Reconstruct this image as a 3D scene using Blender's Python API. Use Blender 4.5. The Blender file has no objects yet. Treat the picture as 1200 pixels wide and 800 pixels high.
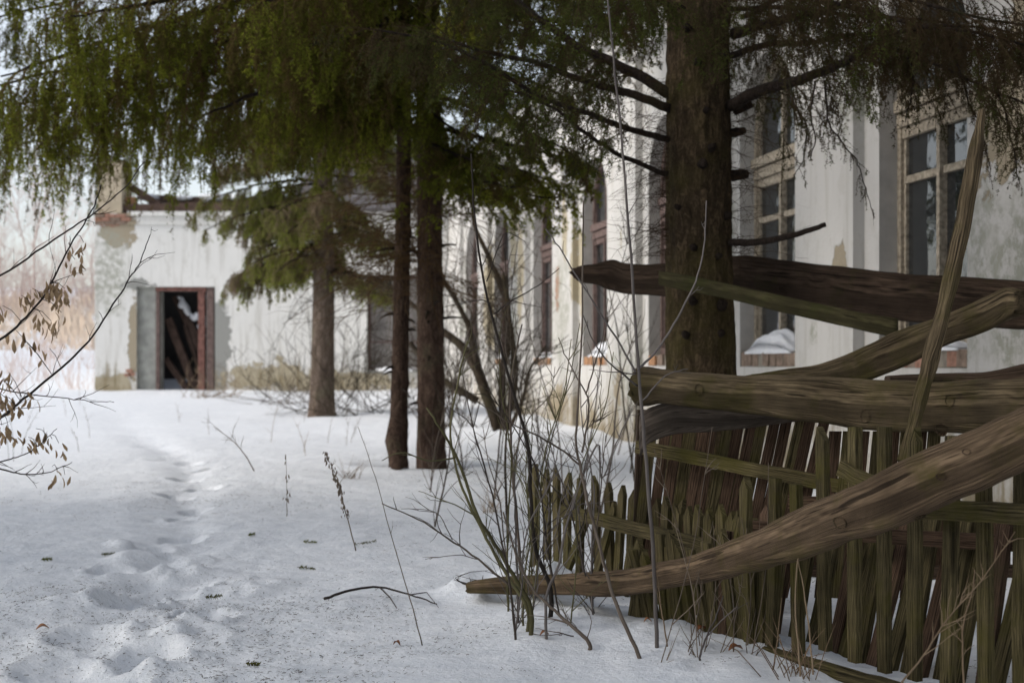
import bpy, math, random
import numpy as np
from mathutils import Vector, noise
random.seed(7)
RNG = np.random.default_rng(11)
S = bpy.context.scene
COL = S.collection
R = math.radians

# ------------------------------------------------------------------ camera, sky, sun, exposure
CAMZ, FPX = 1.05, 1600.0
HOR = 425.0
cam_d = bpy.data.cameras.new('camera')
cam = bpy.data.objects.new('camera', cam_d)
COL.objects.link(cam)
cam.location = (0, 0, CAMZ)
cam.rotation_euler = (R(90), 0, 0)
cam_d.sensor_width = 36
cam_d.lens = 48
cam_d.shift_y = (HOR - 400) / 1200
cam_d.clip_end = 3000
cam_d.dof.use_dof = True
cam_d.dof.focus_distance = 4.9
cam_d.dof.aperture_fstop = 3.6
S.camera = cam

world = bpy.data.worlds.new('World')
S.world = world
world.use_nodes = True
wn = world.node_tree
bg = wn.nodes['Background']
sky = wn.nodes.new('ShaderNodeTexSky')
sky.sky_type = 'NISHITA'
sky.sun_disc = False
SUN_EL, SUN_AZ = R(36), R(-104)          # from the left
sky.sun_elevation = SUN_EL
sky.sun_rotation = SUN_AZ
sky.air_density = 1.0
sky.dust_density = 2.0
sky.ozone_density = 0.6
hsv = wn.nodes.new('ShaderNodeHueSaturation'); hsv.inputs['Saturation'].default_value = .42
wn.links.new(sky.outputs[0], hsv.inputs['Color']); wn.links.new(hsv.outputs[0], bg.inputs[0])
bg.inputs[1].default_value = 0.15
sd = bpy.data.lights.new('sun', 'SUN')
sd.energy = .9
sd.angle = R(14)
sd.color = (1.0, 0.94, 0.86)
sun = bpy.data.objects.new('sun', sd)
COL.objects.link(sun)
sv = Vector((math.sin(SUN_AZ) * math.cos(SUN_EL), math.cos(SUN_AZ) * math.cos(SUN_EL), math.sin(SUN_EL)))
sun.rotation_euler = (-sv).to_track_quat('-Z', 'Y').to_euler()
S.view_settings.view_transform = 'Standard'
S.view_settings.look = 'None'
S.view_settings.gamma = 1
S.view_settings.exposure = 0.6

# ------------------------------------------------------------------ helpers
def P(px, py, d):
    return Vector(((px - 600) / FPX * d, d, CAMZ - (py - HOR) * d / FPX))

def tag(o, label=None, cat=None, group=None, kind=None):
    if label: o['label'] = label
    if cat: o['category'] = cat
    if group: o['group'] = group
    if kind: o['kind'] = kind
    return o

def thing(name, label, cat, loc=(0, 0, 0), group=None):
    o = bpy.data.objects.new(name, None)
    o.empty_display_size = 0.1
    COL.objects.link(o)
    o.location = loc
    return tag(o, label, cat, group)

def wloc(o):
    v = Vector((0, 0, 0))
    while o is not None:
        v = v + o.location
        o = o.parent
    return v

def mk(name, V, F, mat, parent=None, uv=None, tint=None, smooth=True, origin=None):
    """one mesh object; V in world coordinates"""
    V = np.asarray(V, dtype=np.float64).reshape(-1, 3)
    base = np.array(wloc(parent)) if parent is not None else np.zeros(3)
    if origin is None:
        origin = np.array(base)
    origin = np.array(origin, dtype=float)
    L = V - origin
    me = bpy.data.meshes.new(name)
    if isinstance(F, np.ndarray):
        n, k = F.shape
        me.vertices.add(len(L)); me.vertices.foreach_set('co', L.astype(np.float32).ravel())
        me.loops.add(n * k); me.loops.foreach_set('vertex_index', F.astype(np.int32).ravel())
        me.polygons.add(n)
        me.polygons.foreach_set('loop_start', np.arange(0, n * k, k, dtype=np.int32))
        me.update(calc_edges=True)
    else:
        me.from_pydata(L.tolist(), [], F)
        me.update()
    if uv is not None:
        uv = np.asarray(uv, dtype=np.float32)
        li = np.empty(len(me.loops), dtype=np.int32)
        me.loops.foreach_get('vertex_index', li)
        u = me.uv_layers.new(name='UVMap')
        u.data.foreach_set('uv', uv[li].ravel())
    if tint is not None:
        a = me.attributes.new('tint', 'FLOAT', 'POINT')
        a.data.foreach_set('value', np.asarray(tint, dtype=np.float32))
    me.materials.append(mat)
    if smooth:
        me.polygons.foreach_set('use_smooth', [True] * len(me.polygons))
    o = bpy.data.objects.new(name, me)
    COL.objects.link(o)
    if parent is not None:
        o.parent = parent
    o.location = Vector(origin - base)
    return o

class MB:
    """collects shapes that become one mesh"""
    def __init__(s): s.V = []; s.F = []; s.U = []; s.T = []
    def add(s, V, F, U=None, t=0.0):
        n = len(s.V)
        s.V += [tuple(v) for v in V]
        s.F += [tuple(i + n for i in f) for f in F]
        s.U += list(U) if U is not None else [(v[0] + v[1], v[2]) for v in V]
        s.T += [t] * len(V)
        return s
    def box(s, a, b, t=0.0):
        x0, y0, z0 = a; x1, y1, z1 = b
        V = [(x0,y0,z0),(x1,y0,z0),(x1,y1,z0),(x0,y1,z0),(x0,y0,z1),(x1,y0,z1),(x1,y1,z1),(x0,y1,z1)]
        return s.add(V, BOXF, None, t)
    def hexa(s, V, t=0.0, U=None): return s.add(V, BOXF, U, t)
    def tube(s, pts, rad, k=6, t=0.0, cap=True):
        V, F, U = tube(pts, rad, k, cap)
        return s.add(V, F, U, t)
    def build(s, name, mat, parent=None, smooth=False, origin=None):
        return mk(name, s.V, s.F, mat, parent, s.U, s.T, smooth, origin)
BOXF = [(0,3,2,1),(4,5,6,7),(0,1,5,4),(1,2,6,5),(2,3,7,6),(3,0,4,7)]

def tube(pts, rad, k=6, cap=True):
    pts = [Vector(p) for p in pts]
    n = len(pts)
    V, F, U = [], [], []
    up = None; L = random.random() * 9
    for i, p in enumerate(pts):
        t = (pts[min(i + 1, n - 1)] - pts[max(i - 1, 0)])
        if t.length < 1e-9: t = Vector((0, 0, 1))
        t.normalize()
        if up is None:
            up = t.cross(Vector((0.31, 0.87, 0.12))).normalized()
        else:
            up = (up - t * up.dot(t)).normalized()
        b = t.cross(up)
        if i: L += (p - pts[i - 1]).length
        r = rad[i] if hasattr(rad, '__len__') else rad
        for j in range(k):
            a = 2 * math.pi * j / k
            V.append(p + (up * math.cos(a) + b * math.sin(a)) * r)
            U.append((L, j / k * 6.283 * r if r > .02 else j / k * .15))
    for i in range(n - 1):
        for j in range(k):
            F.append((i*k + j, i*k + (j+1) % k, (i+1)*k + (j+1) % k, (i+1)*k + j))
    if cap:
        F.append(tuple(range(k - 1, -1, -1)))
        F.append(tuple((n-1)*k + j for j in range(k)))
    return V, F, U

def spline(pts, m=6):
    """Catmull-Rom through a list of equal-length tuples"""
    A = np.array([tuple(p) for p in pts], dtype=float)
    if len(A) < 3:
        t = np.linspace(0, 1, m + 1)[:, None]
        return A[0] * (1 - t) + A[1] * t
    Q = np.vstack([2*A[0]-A[1], A, 2*A[-1]-A[-2]])
    out = []
    for i in range(1, len(Q) - 2):
        for j in range(m):
            t = j / m
            out.append(.5*((2*Q[i]) + (-Q[i-1]+Q[i+1])*t + (2*Q[i-1]-5*Q[i]+4*Q[i+1]-Q[i+2])*t*t + (-Q[i-1]+3*Q[i]-3*Q[i+1]+Q[i+2])*t**3))
    out.append(A[-1])
    return np.array(out)

def N3(x, y, z=0.0): return noise.noise(Vector((x, y, z)))

# ------------------------------------------------------------------ material helpers
class NT:
    def __init__(s, name):
        s.m = bpy.data.materials.new(name); s.m.use_nodes = True
        s.t = s.m.node_tree; s.b = s.t.nodes['Principled BSDF']
        s.b.inputs['Specular IOR Level'].default_value = 0.12
    def n(s, typ, **kw):
        o = s.t.nodes.new('ShaderNode' + typ)
        for k, v in kw.items(): setattr(o, k, v)
        return o
    def l(s, a, b): s.t.links.new(a, b)
    def coord(s, kind='Object', scale=(1,1,1)):
        tc = s.n('TexCoord'); mp = s.n('Mapping')
        s.l(tc.outputs[kind], mp.inputs[0]); mp.inputs['Scale'].default_value = scale
        return mp.outputs[0]
    def pos(s, scale=(1,1,1)):
        g = s.n('NewGeometry'); mp = s.n('Mapping')
        s.l(g.outputs['Position'], mp.inputs[0]); mp.inputs['Scale'].default_value = scale
        return mp.outputs[0]
    def noise(s, vec, scale, detail=5, rough=.55, dist=0.0):
        o = s.n('TexNoise'); s.l(vec, o.inputs['Vector'])
        o.inputs['Scale'].default_value = scale; o.inputs['Detail'].default_value = detail
        o.inputs['Roughness'].default_value = rough; o.inputs['Distortion'].default_value = dist
        return o.outputs['Fac']
    def ramp(s, f, stops):
        o = s.n('ValToRGB'); s.l(f, o.inputs[0]); e = o.color_ramp.elements
        while len(e) < len(stops): e.new(0.5)
        for i, (p, c) in enumerate(stops):
            e[i].position = p
            e[i].color = (c, c, c, 1) if not hasattr(c, '__len__') else (*c, 1)
        return o.outputs[0]
    def mix(s, f, a, b, mode='MIX'):
        o = s.n('MixRGB', blend_type=mode)
        for i, v in zip((0, 1, 2), (f, a, b)):
            if hasattr(v, 'node'): s.l(v, o.inputs[i])
            elif i == 0: o.inputs[0].default_value = v
            else: o.inputs[i].default_value = (*v, 1)
        return o.outputs[0]
    def math(s, op, a, b=None, clamp=False):
        o = s.n('Math', operation=op); o.use_clamp = clamp
        for i, v in enumerate((a, b)):
            if v is None: continue
            if hasattr(v, 'node'): s.l(v, o.inputs[i])
            else: o.inputs[i].default_value = v
        return o.outputs[0]
    def col(s, c):
        if hasattr(c, 'node'): s.l(c, s.b.inputs['Base Color'])
        else: s.b.inputs['Base Color'].default_value = (*c, 1)
        return s
    def rough(s, v): s.b.inputs['Roughness'].default_value = v; return s
    def bump(s, h, strength=.5, dist=.02):
        o = s.n('Bump'); s.l(h, o.inputs['Height'])
        o.inputs['Strength'].default_value = strength; o.inputs['Distance'].default_value = dist
        s.l(o.outputs[0], s.b.inputs['Normal']); return s
    def sep(s, v):
        o = s.n('SeparateXYZ'); s.l(v, o.inputs[0]); return o.outputs
    def rnd(s): return s.n('ObjectInfo').outputs['Random']
    def attr(s, name): 
        o = s.n('Attribute'); o.attribute_name = name; return o.outputs['Fac']

def plain(name, c, rough=.8, var=.25, scale=8):
    t = NT(name); f = t.noise(t.pos(), scale)
    lo = tuple(x * (1 - var) for x in c); hi = tuple(min(1, x * (1 + var)) for x in c)
    t.col(t.ramp(f, [(.3, lo), (.7, hi)])).rough(rough); t.bump(f, .3, .01)
    return t.m

def wood(name, dark, light, moss=(.06,.07,.02), mossamt=.5, scale=1.0, varamt=.35):
    """grain along U"""
    t = NT(name)
    uv = t.coord('UV', (1, 1, 1))
    g1 = t.noise(t.coord('UV', (1.0*scale, 44*scale, 1)), 3, 8, .6, .2)
    g2 = t.noise(t.coord('UV', (4*scale, 190*scale, 1)), 2.2, 4, .7, .1)
    w = t.n('TexWave', wave_type='BANDS', bands_direction='Y')
    t.l(t.coord('UV', (.35, 1, 1)), w.inputs['Vector'])
    w.inputs['Scale'].default_value = 26*scale; w.inputs['Distortion'].default_value = 9
    w.inputs['Detail'].default_value = 2.0; w.inputs['Detail Scale'].default_value = .7
    f = t.math('ADD', t.math('MULTIPLY', g1, .55), t.math('ADD', t.math('MULTIPLY', g2, .38), t.math('MULTIPLY', w.outputs['Fac'], .07)))
    c = t.ramp(f, [(.38, dark), (.5, tuple((a+b)/2 for a, b in zip(dark, light))), (.6, light)])
    blot = t.noise(t.pos(), 4.3, 4, .6); c = t.mix(t.ramp(blot, [(.4, .0), (.7, .6)]), c, tuple(x*.9 for x in dark))
    crk = t.noise(t.coord('UV', (1.3*scale, 55*scale, 1)), 2.4, 3, .5, .15)
    ck = t.ramp(crk, [(.60, 0), (.64, 1)]); c = t.mix(t.math('MULTIPLY', ck, .8), c, tuple(x*.35 for x in dark))
    mo = t.noise(t.pos(), 5.5, 5, .6)
    mo2 = t.noise(t.pos(), 30, 3, .6)
    mf = t.ramp(t.math('ADD', t.math('MULTIPLY', mo, .8), t.math('MULTIPLY', mo2, .2)), [(.62 - mossamt*.25, 0), (.75 - mossamt*.2, 1)])
    c = t.mix(t.math('MULTIPLY', mf, .75), c, moss)
    v = t.math('ADD', t.math('MULTIPLY', t.rnd(), varamt), 1 - varamt/2)
    c = t.mix(1.0, c, t.ramp(v, [(0, 0), (1, 1)]), 'MULTIPLY') if False else c
    hs = t.n('HueSaturation'); t.l(c, hs.inputs['Color']); t.l(v, hs.inputs['Value'])
    t.col(hs.outputs[0]).rough(.85)
    t.bump(t.math('SUBTRACT', f, t.math('MULTIPLY', ck, .35)), 1.0, .010)
    return t.m

MATS = {}
M = MATS
M['fence'] = wood('mossy_fence_wood', (.026,.021,.009), (.19,.155,.078), (.085,.076,.018), .5, 1.3)
M['brownfence'] = wood('brown_fence_wood', (.03,.018,.011), (.17,.108,.072), (.065,.054,.026), .2, 1.3)
M['log'] = wood('weathered_log_wood', (.028,.02,.011), (.19,.145,.088), (.062,.054,.016), .55, 1.0)
M['palelog'] = wood('bare_weathered_log_wood', (.045,.03,.018), (.27,.19,.12), (.09,.076,.022), .48, .9)
M['grayplank'] = wood('grey_board_wood', (.05,.04,.033), (.17,.14,.115), (.06,.055,.04), .15, .8)
M['darkplank'] = wood('dark_plank_wood', (.018,.012,.008), (.115,.078,.054), (.04,.036,.014), .3, .9)
M['greenlath'] = wood('green_lath_wood', (.026,.022,.010), (.105,.092,.044), (.048,.05,.016), .5, 1.0)
M['beam'] = wood('charred_beam_wood', (.035,.022,.018), (.22,.15,.12), (.02,.02,.015), .1, 1.0)

def bark(name, a, b, moss, amt, sc=1.0):
    t = NT(name)
    p = t.pos((1, 1, .32))
    nv = t.noise(t.pos(), 60*sc, 3, .6)
    n1 = t.noise(p, 26*sc, 9, .75, .9)
    n2 = t.noise(t.pos(), 3, 4, .6)
    f = t.math('ADD', t.math('MULTIPLY', n1, .75), t.math('MULTIPLY', nv, .25))
    c = t.ramp(f, [(.36, tuple(x*.4 for x in a)), (.5, a), (.66, b)])
    c = t.mix(t.math('MULTIPLY', t.ramp(n2, [(.62-amt*.3, 0), (.7, 1)]), .7), c, moss)
    t.col(c).rough(.95); t.bump(f, 1.0, .035)
    return t.m
M['bark_big'] = bark('spruce_bark', (.05,.035,.02), (.15,.105,.062), (.075,.064,.018), .65)
M['bark_mid'] = bark('brown_spruce_bark', (.07,.045,.033), (.16,.11,.082), (.09,.08,.05), .2)
M['bark_far'] = bark('grey_spruce_bark', (.12,.09,.07), (.27,.215,.18), (.13,.12,.08), .2, .6)
M['limb'] = bark('limb_bark', (.03,.022,.017), (.075,.055,.045), (.05,.05,.02), .2, 2)
M['willow'] = bark('willow_bark', (.05,.038,.027), (.13,.105,.075), (.06,.055,.03), .4, 1)

def twigmat(name, a, b, rough=.7):
    t = NT(name)
    f = t.noise(t.pos(), 9, 4)
    f2 = t.math('ADD', t.math('MULTIPLY', f, .6), t.math('MULTIPLY', t.rnd(), .4))
    t.col(t.ramp(f2, [(.25, a), (.7, b)])).rough(rough)
    return t.m
M['twig'] = twigmat('shrub_bark', (.045,.032,.026), (.13,.105,.085))
M['greentwig'] = twigmat('green_shrub_bark', (.05,.045,.02), (.13,.12,.06))
M['greytwig'] = twigmat('grey_sapling_bark', (.07,.06,.055), (.17,.15,.14))
M['darktwig'] = twigmat('dark_twig_bark', (.02,.016,.014), (.06,.048,.04))
M['straw'] = twigmat('dry_straw', (.12,.08,.05), (.27,.20,.13))
M['weed'] = twigmat('dead_weed_stalk', (.09,.07,.055), (.2,.16,.12))
M['seed'] = twigmat('dry_seed_husk', (.20,.13,.07), (.42,.30,.18))
M['leaf'] = twigmat('fallen_leaf', (.18,.07,.03), (.33,.16,.08), .5)
M['litter'] = twigmat('needle_litter', (.035,.025,.015), (.10,.07,.045))
M['farbush'] = twigmat('sunlit_bush_bark', (.45,.34,.30), (.62,.50,.45))  # sunlit pink and pallor put into the bark colour
M['dryfield'] = twigmat('dry_field_grass', (.58,.46,.36), (.80,.68,.55))

def needles_mat(name, stops):
    t = NT(name)
    f = t.attr('tint')
    t.col(t.ramp(f, stops)).rough(.8)
    t.b.inputs['Specular IOR Level'].default_value = .08
    # needles let a little light through
    tr = t.n('BsdfTranslucent'); t.l(t.ramp(f, stops), tr.inputs['Color'])
    mx = t.n('MixShader'); mx.inputs[0].default_value = .5
    out = t.t.nodes['Material Output']
    t.l(t.b.outputs[0], mx.inputs[1]); t.l(tr.outputs[0], mx.inputs[2]); t.l(mx.outputs[0], out.inputs['Surface'])
    return t.m
M['needle'] = needles_mat('spruce_needles', [(0, (.09,.055,.028)), (.3, (.105,.078,.028)), (.5, (.085,.086,.016)), (.75, (.125,.145,.018)), (1, (.24,.26,.03))])
M['needle_big'] = needles_mat('dull_spruce_needles', [(0, (.055,.034,.02)), (.45, (.058,.044,.022)), (.7, (.052,.056,.018)), (1, (.085,.105,.022))])
M['needle_far'] = needles_mat('far_spruce_needles', [(0, (.19,.14,.10)), (.45, (.17,.15,.07)), (.7, (.15,.165,.035)), (1, (.22,.25,.045))])

# snow
t = NT('snow')
big = t.noise(t.pos(), 1.3, 5, .6); med = t.noise(t.pos(), 9, 6, .65); fin = t.noise(t.pos(), 60, 5, .7)
speck = t.noise(t.pos((1, 1, 1)), 95, 3, .6)
c = t.ramp(med, [(.3, (.68,.71,.75)), (.6, (.80,.82,.85)), (.8, (.86,.87,.89))])
dens = t.ramp(t.noise(t.pos(), .9, 4, .6), [(.4, 0), (.62, 1)])
sp = t.math('MULTIPLY', t.ramp(speck, [(.60, 0), (.72, 1)]), dens)
c = t.mix(t.math('MULTIPLY', sp, .45), c, (.30,.26,.21))
t.col(c).rough(.75)
h = t.math('ADD', t.math('MULTIPLY', med, .45), t.math('ADD', t.math('MULTIPLY', t.noise(t.pos(), 27, 4, .6), .35), t.math('MULTIPLY', fin, .2)))
t.bump(h, .8, .035)
M['snow'] = t.m
t = NT('clean_snow'); f = t.noise(t.pos(), 14, 5)
t.col(t.ramp(f, [(.3, (.76,.78,.82)), (.7, (.86,.87,.89))])).rough(.7).bump(f, .5, .02)
M['heap'] = t.m

def plaster(name, origin, axis_u, patches, clean=(.74,.74,.74), base_z=.2):
    """white limewashed plaster: streaks, grime at the foot, fallen patches given as (u, z, ru, rz, kind)"""
    t = NT(name)
    g = t.n('NewGeometry')
    dot = t.n('VectorMath', operation='DOT_PRODUCT')
    sub = t.n('VectorMath', operation='SUBTRACT'); t.l(g.outputs['Position'], sub.inputs[0]); sub.inputs[1].default_value = origin
    t.l(sub.outputs[0], dot.inputs[0]); dot.inputs[1].default_value = axis_u
    U = dot.outputs['Value']; Z = t.sep(g.outputs['Position'])[2]
    n_edge = t.noise(t.pos(), 3.2, 7, .68)
    n_fine = t.noise(t.pos(), 22, 6, .7)
    n_str = t.noise(t.pos((7, 7, .55)), 1.4, 5, .6)
    n_big = t.noise(t.pos(), .8, 4, .6)
    c = t.ramp(n_big, [(.3, tuple(x*.9 for x in clean)), (.7, clean)])
    c = t.mix(t.ramp(n_fine, [(.55, 0), (.9, .35)]), c, (.55,.53,.49))
    # vertical grey streaks
    c = t.mix(t.math('MULTIPLY', t.ramp(n_str, [(.52, 0), (.7, 1)]), .5), c, (.40,.38,.33))
    c = t.mix(t.ramp(t.noise(t.pos((1,1,.6)), 4.5, 8, .75), [(.54, 0), (.6, .22)]), c, (.38,.36,.31))
    # grime and damp near the foot
    zz = t.math('ADD', t.math('MULTIPLY', t.math('SUBTRACT', Z, base_z), -.85), t.math('MULTIPLY', t.math('SUBTRACT', n_str, .5), 1.6))
    zz = t.math('ADD', zz, t.math('MULTIPLY', t.math('SUBTRACT', n_edge, .5), 1.6))
    hgt = n_fine
    pc = {'tan': (.35,.30,.22), 'grey': (.30,.30,.28), 'brick': (.36,.19,.13), 'mould': (.34,.34,.28), 'ochre': (.42,.37,.27)}
    for (u, z, ru, rz, kind) in patches:
        du = t.math('DIVIDE', t.math('SUBTRACT', U, u), ru)
        dz = t.math('DIVIDE', t.math('SUBTRACT', Z, z), rz)
        r = t.math('SQRT', t.math('ADD', t.math('MULTIPLY', du, du), t.math('MULTIPLY', dz, dz)))
        r = t.math('ADD', r, t.math('MULTIPLY', t.math('SUBTRACT', n_edge, .5), 2.6))
        if kind == 'mould':
            k = t.math('MULTIPLY', t.ramp(r, [(.5, 1), (1.1, 0)]), t.ramp(t.noise(t.pos(), 9, 6, .75), [(.42, 0), (.54, .85)]))
        else:
            k = t.ramp(r, [(.86, 1), (.92, 0)])
        cc = t.mix(n_fine, tuple(x*.8 for x in pc[kind]), tuple(x*1.15 for x in pc[kind]))
        c = t.mix(k, c, cc)
        if kind != 'mould': hgt = t.math('SUBTRACT', hgt, t.math('MULTIPLY', k, 1.0))
    foot = t.ramp(t.math('ADD', zz, .9), [(.42, 0), (.78, .55), (1, .9)])
    c = t.mix(foot, c, (.23,.185,.11))
    t.col(c).rough(.9); t.bump(hgt, .7, .015)
    return t.m

# right-hand wing: wall line X = A - B*y
WA, WB = 4.5, .1875
WT = Vector((-WB, 1, 0)).normalized()          # along the wall, away from us
WN = Vector((-WT.y, WT.x, 0))                  # out of the wall, to the left
def W(y, z, off=0.0): return Vector((WA - WB*y, y, z)) + WN*off
def wu(y): return y * math.hypot(1, WB)        # metres along the wall
WORG = (WA, 0, 0); WAX = tuple(WT)
M['wall'] = plaster('wing_plaster', WORG, WAX, [
    (wu(10.35), 1.72, .16, .30, 'tan'), (wu(9.98), 1.5, .15, .2, 'tan'), (wu(11.0), 1.3, .1, .1, 'mould'), (wu(8.0), 1.6, .8, .8, 'mould'), (wu(7.9), 2.55, .7, .55, 'tan'), (wu(7.2), 3.0, .8, .9, 'tan'),
    (wu(18.9), 2.3, .3, .65, 'ochre'), (wu(20.4), 2.1, .14, .4, 'brick'), (wu(16.6), 2.55, .14, .2, 'ochre'),
    (wu(22.9), 2.5, .45, .9, 'ochre'), (wu(23.6), 2.0, .6, .8, 'mould'), (wu(20), 1.8, 1.0, 1.0, 'mould'),
    (wu(16.5), .9, .9, .7, 'mould'), (wu(26), 2.3, .6, 1.0, 'ochre'), (wu(20.2), .45, .9, .3, 'tan'), (wu(24.5), 1.2, .7, .4, 'mould'),
    (wu(29), 2.2, .9, 1.1, 'mould'), (wu(13.6), 1.2, .7, .5, 'mould'), (wu(19.6), 3.0, .3, .5, 'ochre'), (wu(23.9), 3.2, .35, .8, 'ochre'), (wu(16.9), .75, .3, .25, 'tan'), (wu(12.95), 2.3, .14, .5, 'mould'), (wu(10.2), 3.1, .3, .4, 'mould')], (.60,.585,.56))
FY = 32.0
def FX(px): return (px - 600) / FPX * FY
def FZ(py): return CAMZ - (py - HOR) * FY / FPX
M['farwall'] = plaster('end_wall_plaster', (0, FY, 0), (1, 0, 0), [
    (FX(140), FZ(268), .5, .4, 'tan'), (FX(122), FZ(258), .6, .18, 'brick'), (FX(125), FZ(320), .6, 1.2, 'mould'),
    (FX(258), FZ(400), .25, 1.15, 'grey'), (FX(157), FZ(400), .16, 1.1, 'tan'), (FX(245), FZ(440), .55, .3, 'grey'),
    (FX(320), FZ(440), 1.2, .35, 'ochre'), (FX(165), FZ(333), .4, .12, 'grey'), (FX(400), FZ(446), 1.6, .25, 'ochre'), (FX(130), FZ(450), .5, .25, 'ochre')],
    (.75,.74,.71), .3)
M['cement'] = plain('grey_cement', (.33,.33,.30), .9, .25, 5)
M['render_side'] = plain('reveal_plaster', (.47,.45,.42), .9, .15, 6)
M['redframe'] = plain('rusty_red_frame_paint', (.17,.085,.07), .8, .5, 14)
M['frame'] = plain('old_cream_window_paint', (.36,.31,.24), .7, .5, 30)
M['oldframe'] = plain('bare_brown_window_wood', (.14,.10,.09), .8, .35, 14)
M['brick'] = plain('red_brick', (.34,.19,.14), .9, .35, 16)
M['obrick'] = plain('orange_brick', (.36,.20,.11), .9, .35, 16)
M['dbrick'] = plain('dirty_brick', (.24,.18,.14), .9, .4, 16)
M['mortar'] = plain('mortar', (.27,.24,.2), .95, .25, 12)
M['dark'] = plain('unlit_room_plaster', (.06,.055,.05), .9, .3, 2)  # dark of the unlit rooms and attic put into the colour
M['roof'] = plain('old_roof_sheet', (.12,.11,.11), .6, .3, 3)
t = NT('old_glass'); t.col((.025,.028,.03)).rough(.03); t.b.inputs['Specular IOR Level'].default_value = 1.0; t.b.inputs['IOR'].default_value = 1.6
t.bump(t.noise(t.pos(), 2.2, 2), .25, .03); M['glass'] = t.m
t = NT('dusty_glass'); f = t.noise(t.pos((1,1,.5)), 3, 4); t.col(t.ramp(f, [(.35, (.13,.12,.115)), (.7, (.26,.24,.225))])).rough(.35); M['dusty'] = t.m

# ------------------------------------------------------------------ the snow-covered ground
GY = [-50, 4, 7, 10, 16, 23, 30, 34, 45, 60, 80, 110, 200, 700]
GZ = [.03, .03, .04, .07, .10, .17, .32, .37, 1.2, 2.6, 4.6, 7.0, 12, 30]
def g_base(x, y):
    z = np.interp(y, GY, GZ)
    return z
# footprints trodden into the snow: (px, py, length, depth)
FOOT = [(150,702,.15,.13),(128,668,.09,.07),(237,722,.13,.12),(172,765,.14,.10),(100,742,.12,.05),(60,775,.14,.04),(120,790,.15,.05),(262,690,.10,.03),
        (190,690,.12,.05),(215,627,.11,.07),(180,640,.09,.05),(212,603,.09,.05),(195,648,.08,.05),(228,592,.10,.05),(205,577,.11,.06),(240,568,.12,.06),(214,560,.13,.08),
        (245,548,.12,.06),(222,541,.13,.07),(192,538,.11,.05),(180,523,.13,.06),(150,515,.13,.05),(165,505,.12,.05),(140,497,.12,.05),(130,489,.12,.04),(152,484,.12,.04)]
LUMP = [(160,655,.13,.05),(205,668,.13,.06),(143,640,.06,.03),(230,655,.10,.03),(140,636,.07,.03),(190,735,.22,.04),(245,745,.18,.03),(285,682,.2,.03),(100,705,.18,.03),
        (620,690,.16,.07),(660,700,.2,.07),(570,694,.16,.05),(545,690,.1,.03),(640,672,.12,.06),(700,735,.4,.03),(850,770,.4,.03)]
def gpoint(px, py):
    """where the sight line through a pixel of the photograph meets the ground"""
    d = 1.0
    prev = d
    while d < 400:
        z = CAMZ - (py - HOR) * d / FPX
        if z <= float(g_base(0, d)): break
        prev = d; d *= 1.01
    lo, hi = prev, d
    for _ in range(20):
        m = (lo + hi) / 2
        if CAMZ - (py - HOR) * m / FPX <= float(g_base(0, m)): hi = m
        else: lo = m
    return ((px - 600) / FPX * hi, hi)
FOOTW = [(*gpoint(a, b), r*(.82 if r > .12 else 1), dd) for a, b, r, dd in FOOT]
LUMPW = [(*gpoint(a, b), r, dd) for a, b, r, dd in LUMP]
HOLLOW = [(-1.06, 12.85, .32), (-.76, 12.7, .36), (-3.2, 23.2, .6), (1.1, 8.0, .4)]
_tr = sorted([(gpoint(a,b)[1], gpoint(a,b)[0]) for a,b in ((190,690),(200,645),(213,610),(220,585),(228,560),(215,540),(180,520),(155,505),(140,490),(146,478))])
TRY = [a for a, b in _tr]; TRX = [b for a, b in _tr]
def G(x, y):
    z = float(g_base(x, y))
    a = 1.0
    z += .035*N3(x*.35, y*.35, 3) + .022*N3(x*1.3, y*1.1, 7) + .008*N3(x*5, y*4, 1) + (.0035*N3(x*15, y*13, 6) if y < 14 else 0)
    for hx, hy, hr in HOLLOW:
        q = ((x-hx)**2+(y-hy)**2)/(hr*hr)
        if q < 6: z += -.07*math.exp(-q*1.2) + .02*math.exp(-(math.sqrt(q)-1.7)**2*5)
    # trodden trail running from the front left to the doorway
    for fx, fy, r, dd in FOOTW:
        q = ((x-fx)/r)**2 + ((y-fy)/(r*1.35))**2
        if q < 9:
            rq = math.sqrt(q)*(1+.25*N3(x*9, y*9, 6)); z += -dd*.78/(1+math.exp((rq-.95)*9)) + dd*.28*math.exp(-(rq-1.3)**2*14)*(.6+.8*N3(x*13,y*12,3))
    if 6 < y < 24:
        cx = float(np.interp(y, TRY, TRX)); z -= .04*math.exp(-((x-cx)/(.2+.04*N3(x*2,y*2,1)))**2)*(1+.8*N3(x*4, y*4, 2))
    for fx, fy, r, dd in LUMPW:
        q = ((x-fx)/r)**2 + ((y-fy)/(r*1.2))**2
        if q < 9: z += dd*(math.exp(-q*q*.8))*(1+.5*N3(x*9, y*9, 5)+.2*N3(x*24,y*24,2))
    if 4 < y < 8.2:
        tr = math.exp(-((x + 1.35 + (y-5)*.12)/.45)**2) * min(1, (8.2-y)/1.5)
        z += tr*(-.03 + .028*N3(x*5, y*4, 9) + .014*N3(x*13, y*11, 4))
    # drifts against the wing and the end wall
    dw = (WA - WB*y) - x
    if 6 < y < 34: z += .025*math.exp(-(max(dw,0)/.6)**2)*(1+2.5*N3(y*.8, 2, 0))
    if 28 < y < 32.3: z += .06*math.exp(-((32-y)/1.2)**2)*(1+1.5*N3(x*.7, 5, 0))
    return z
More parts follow.
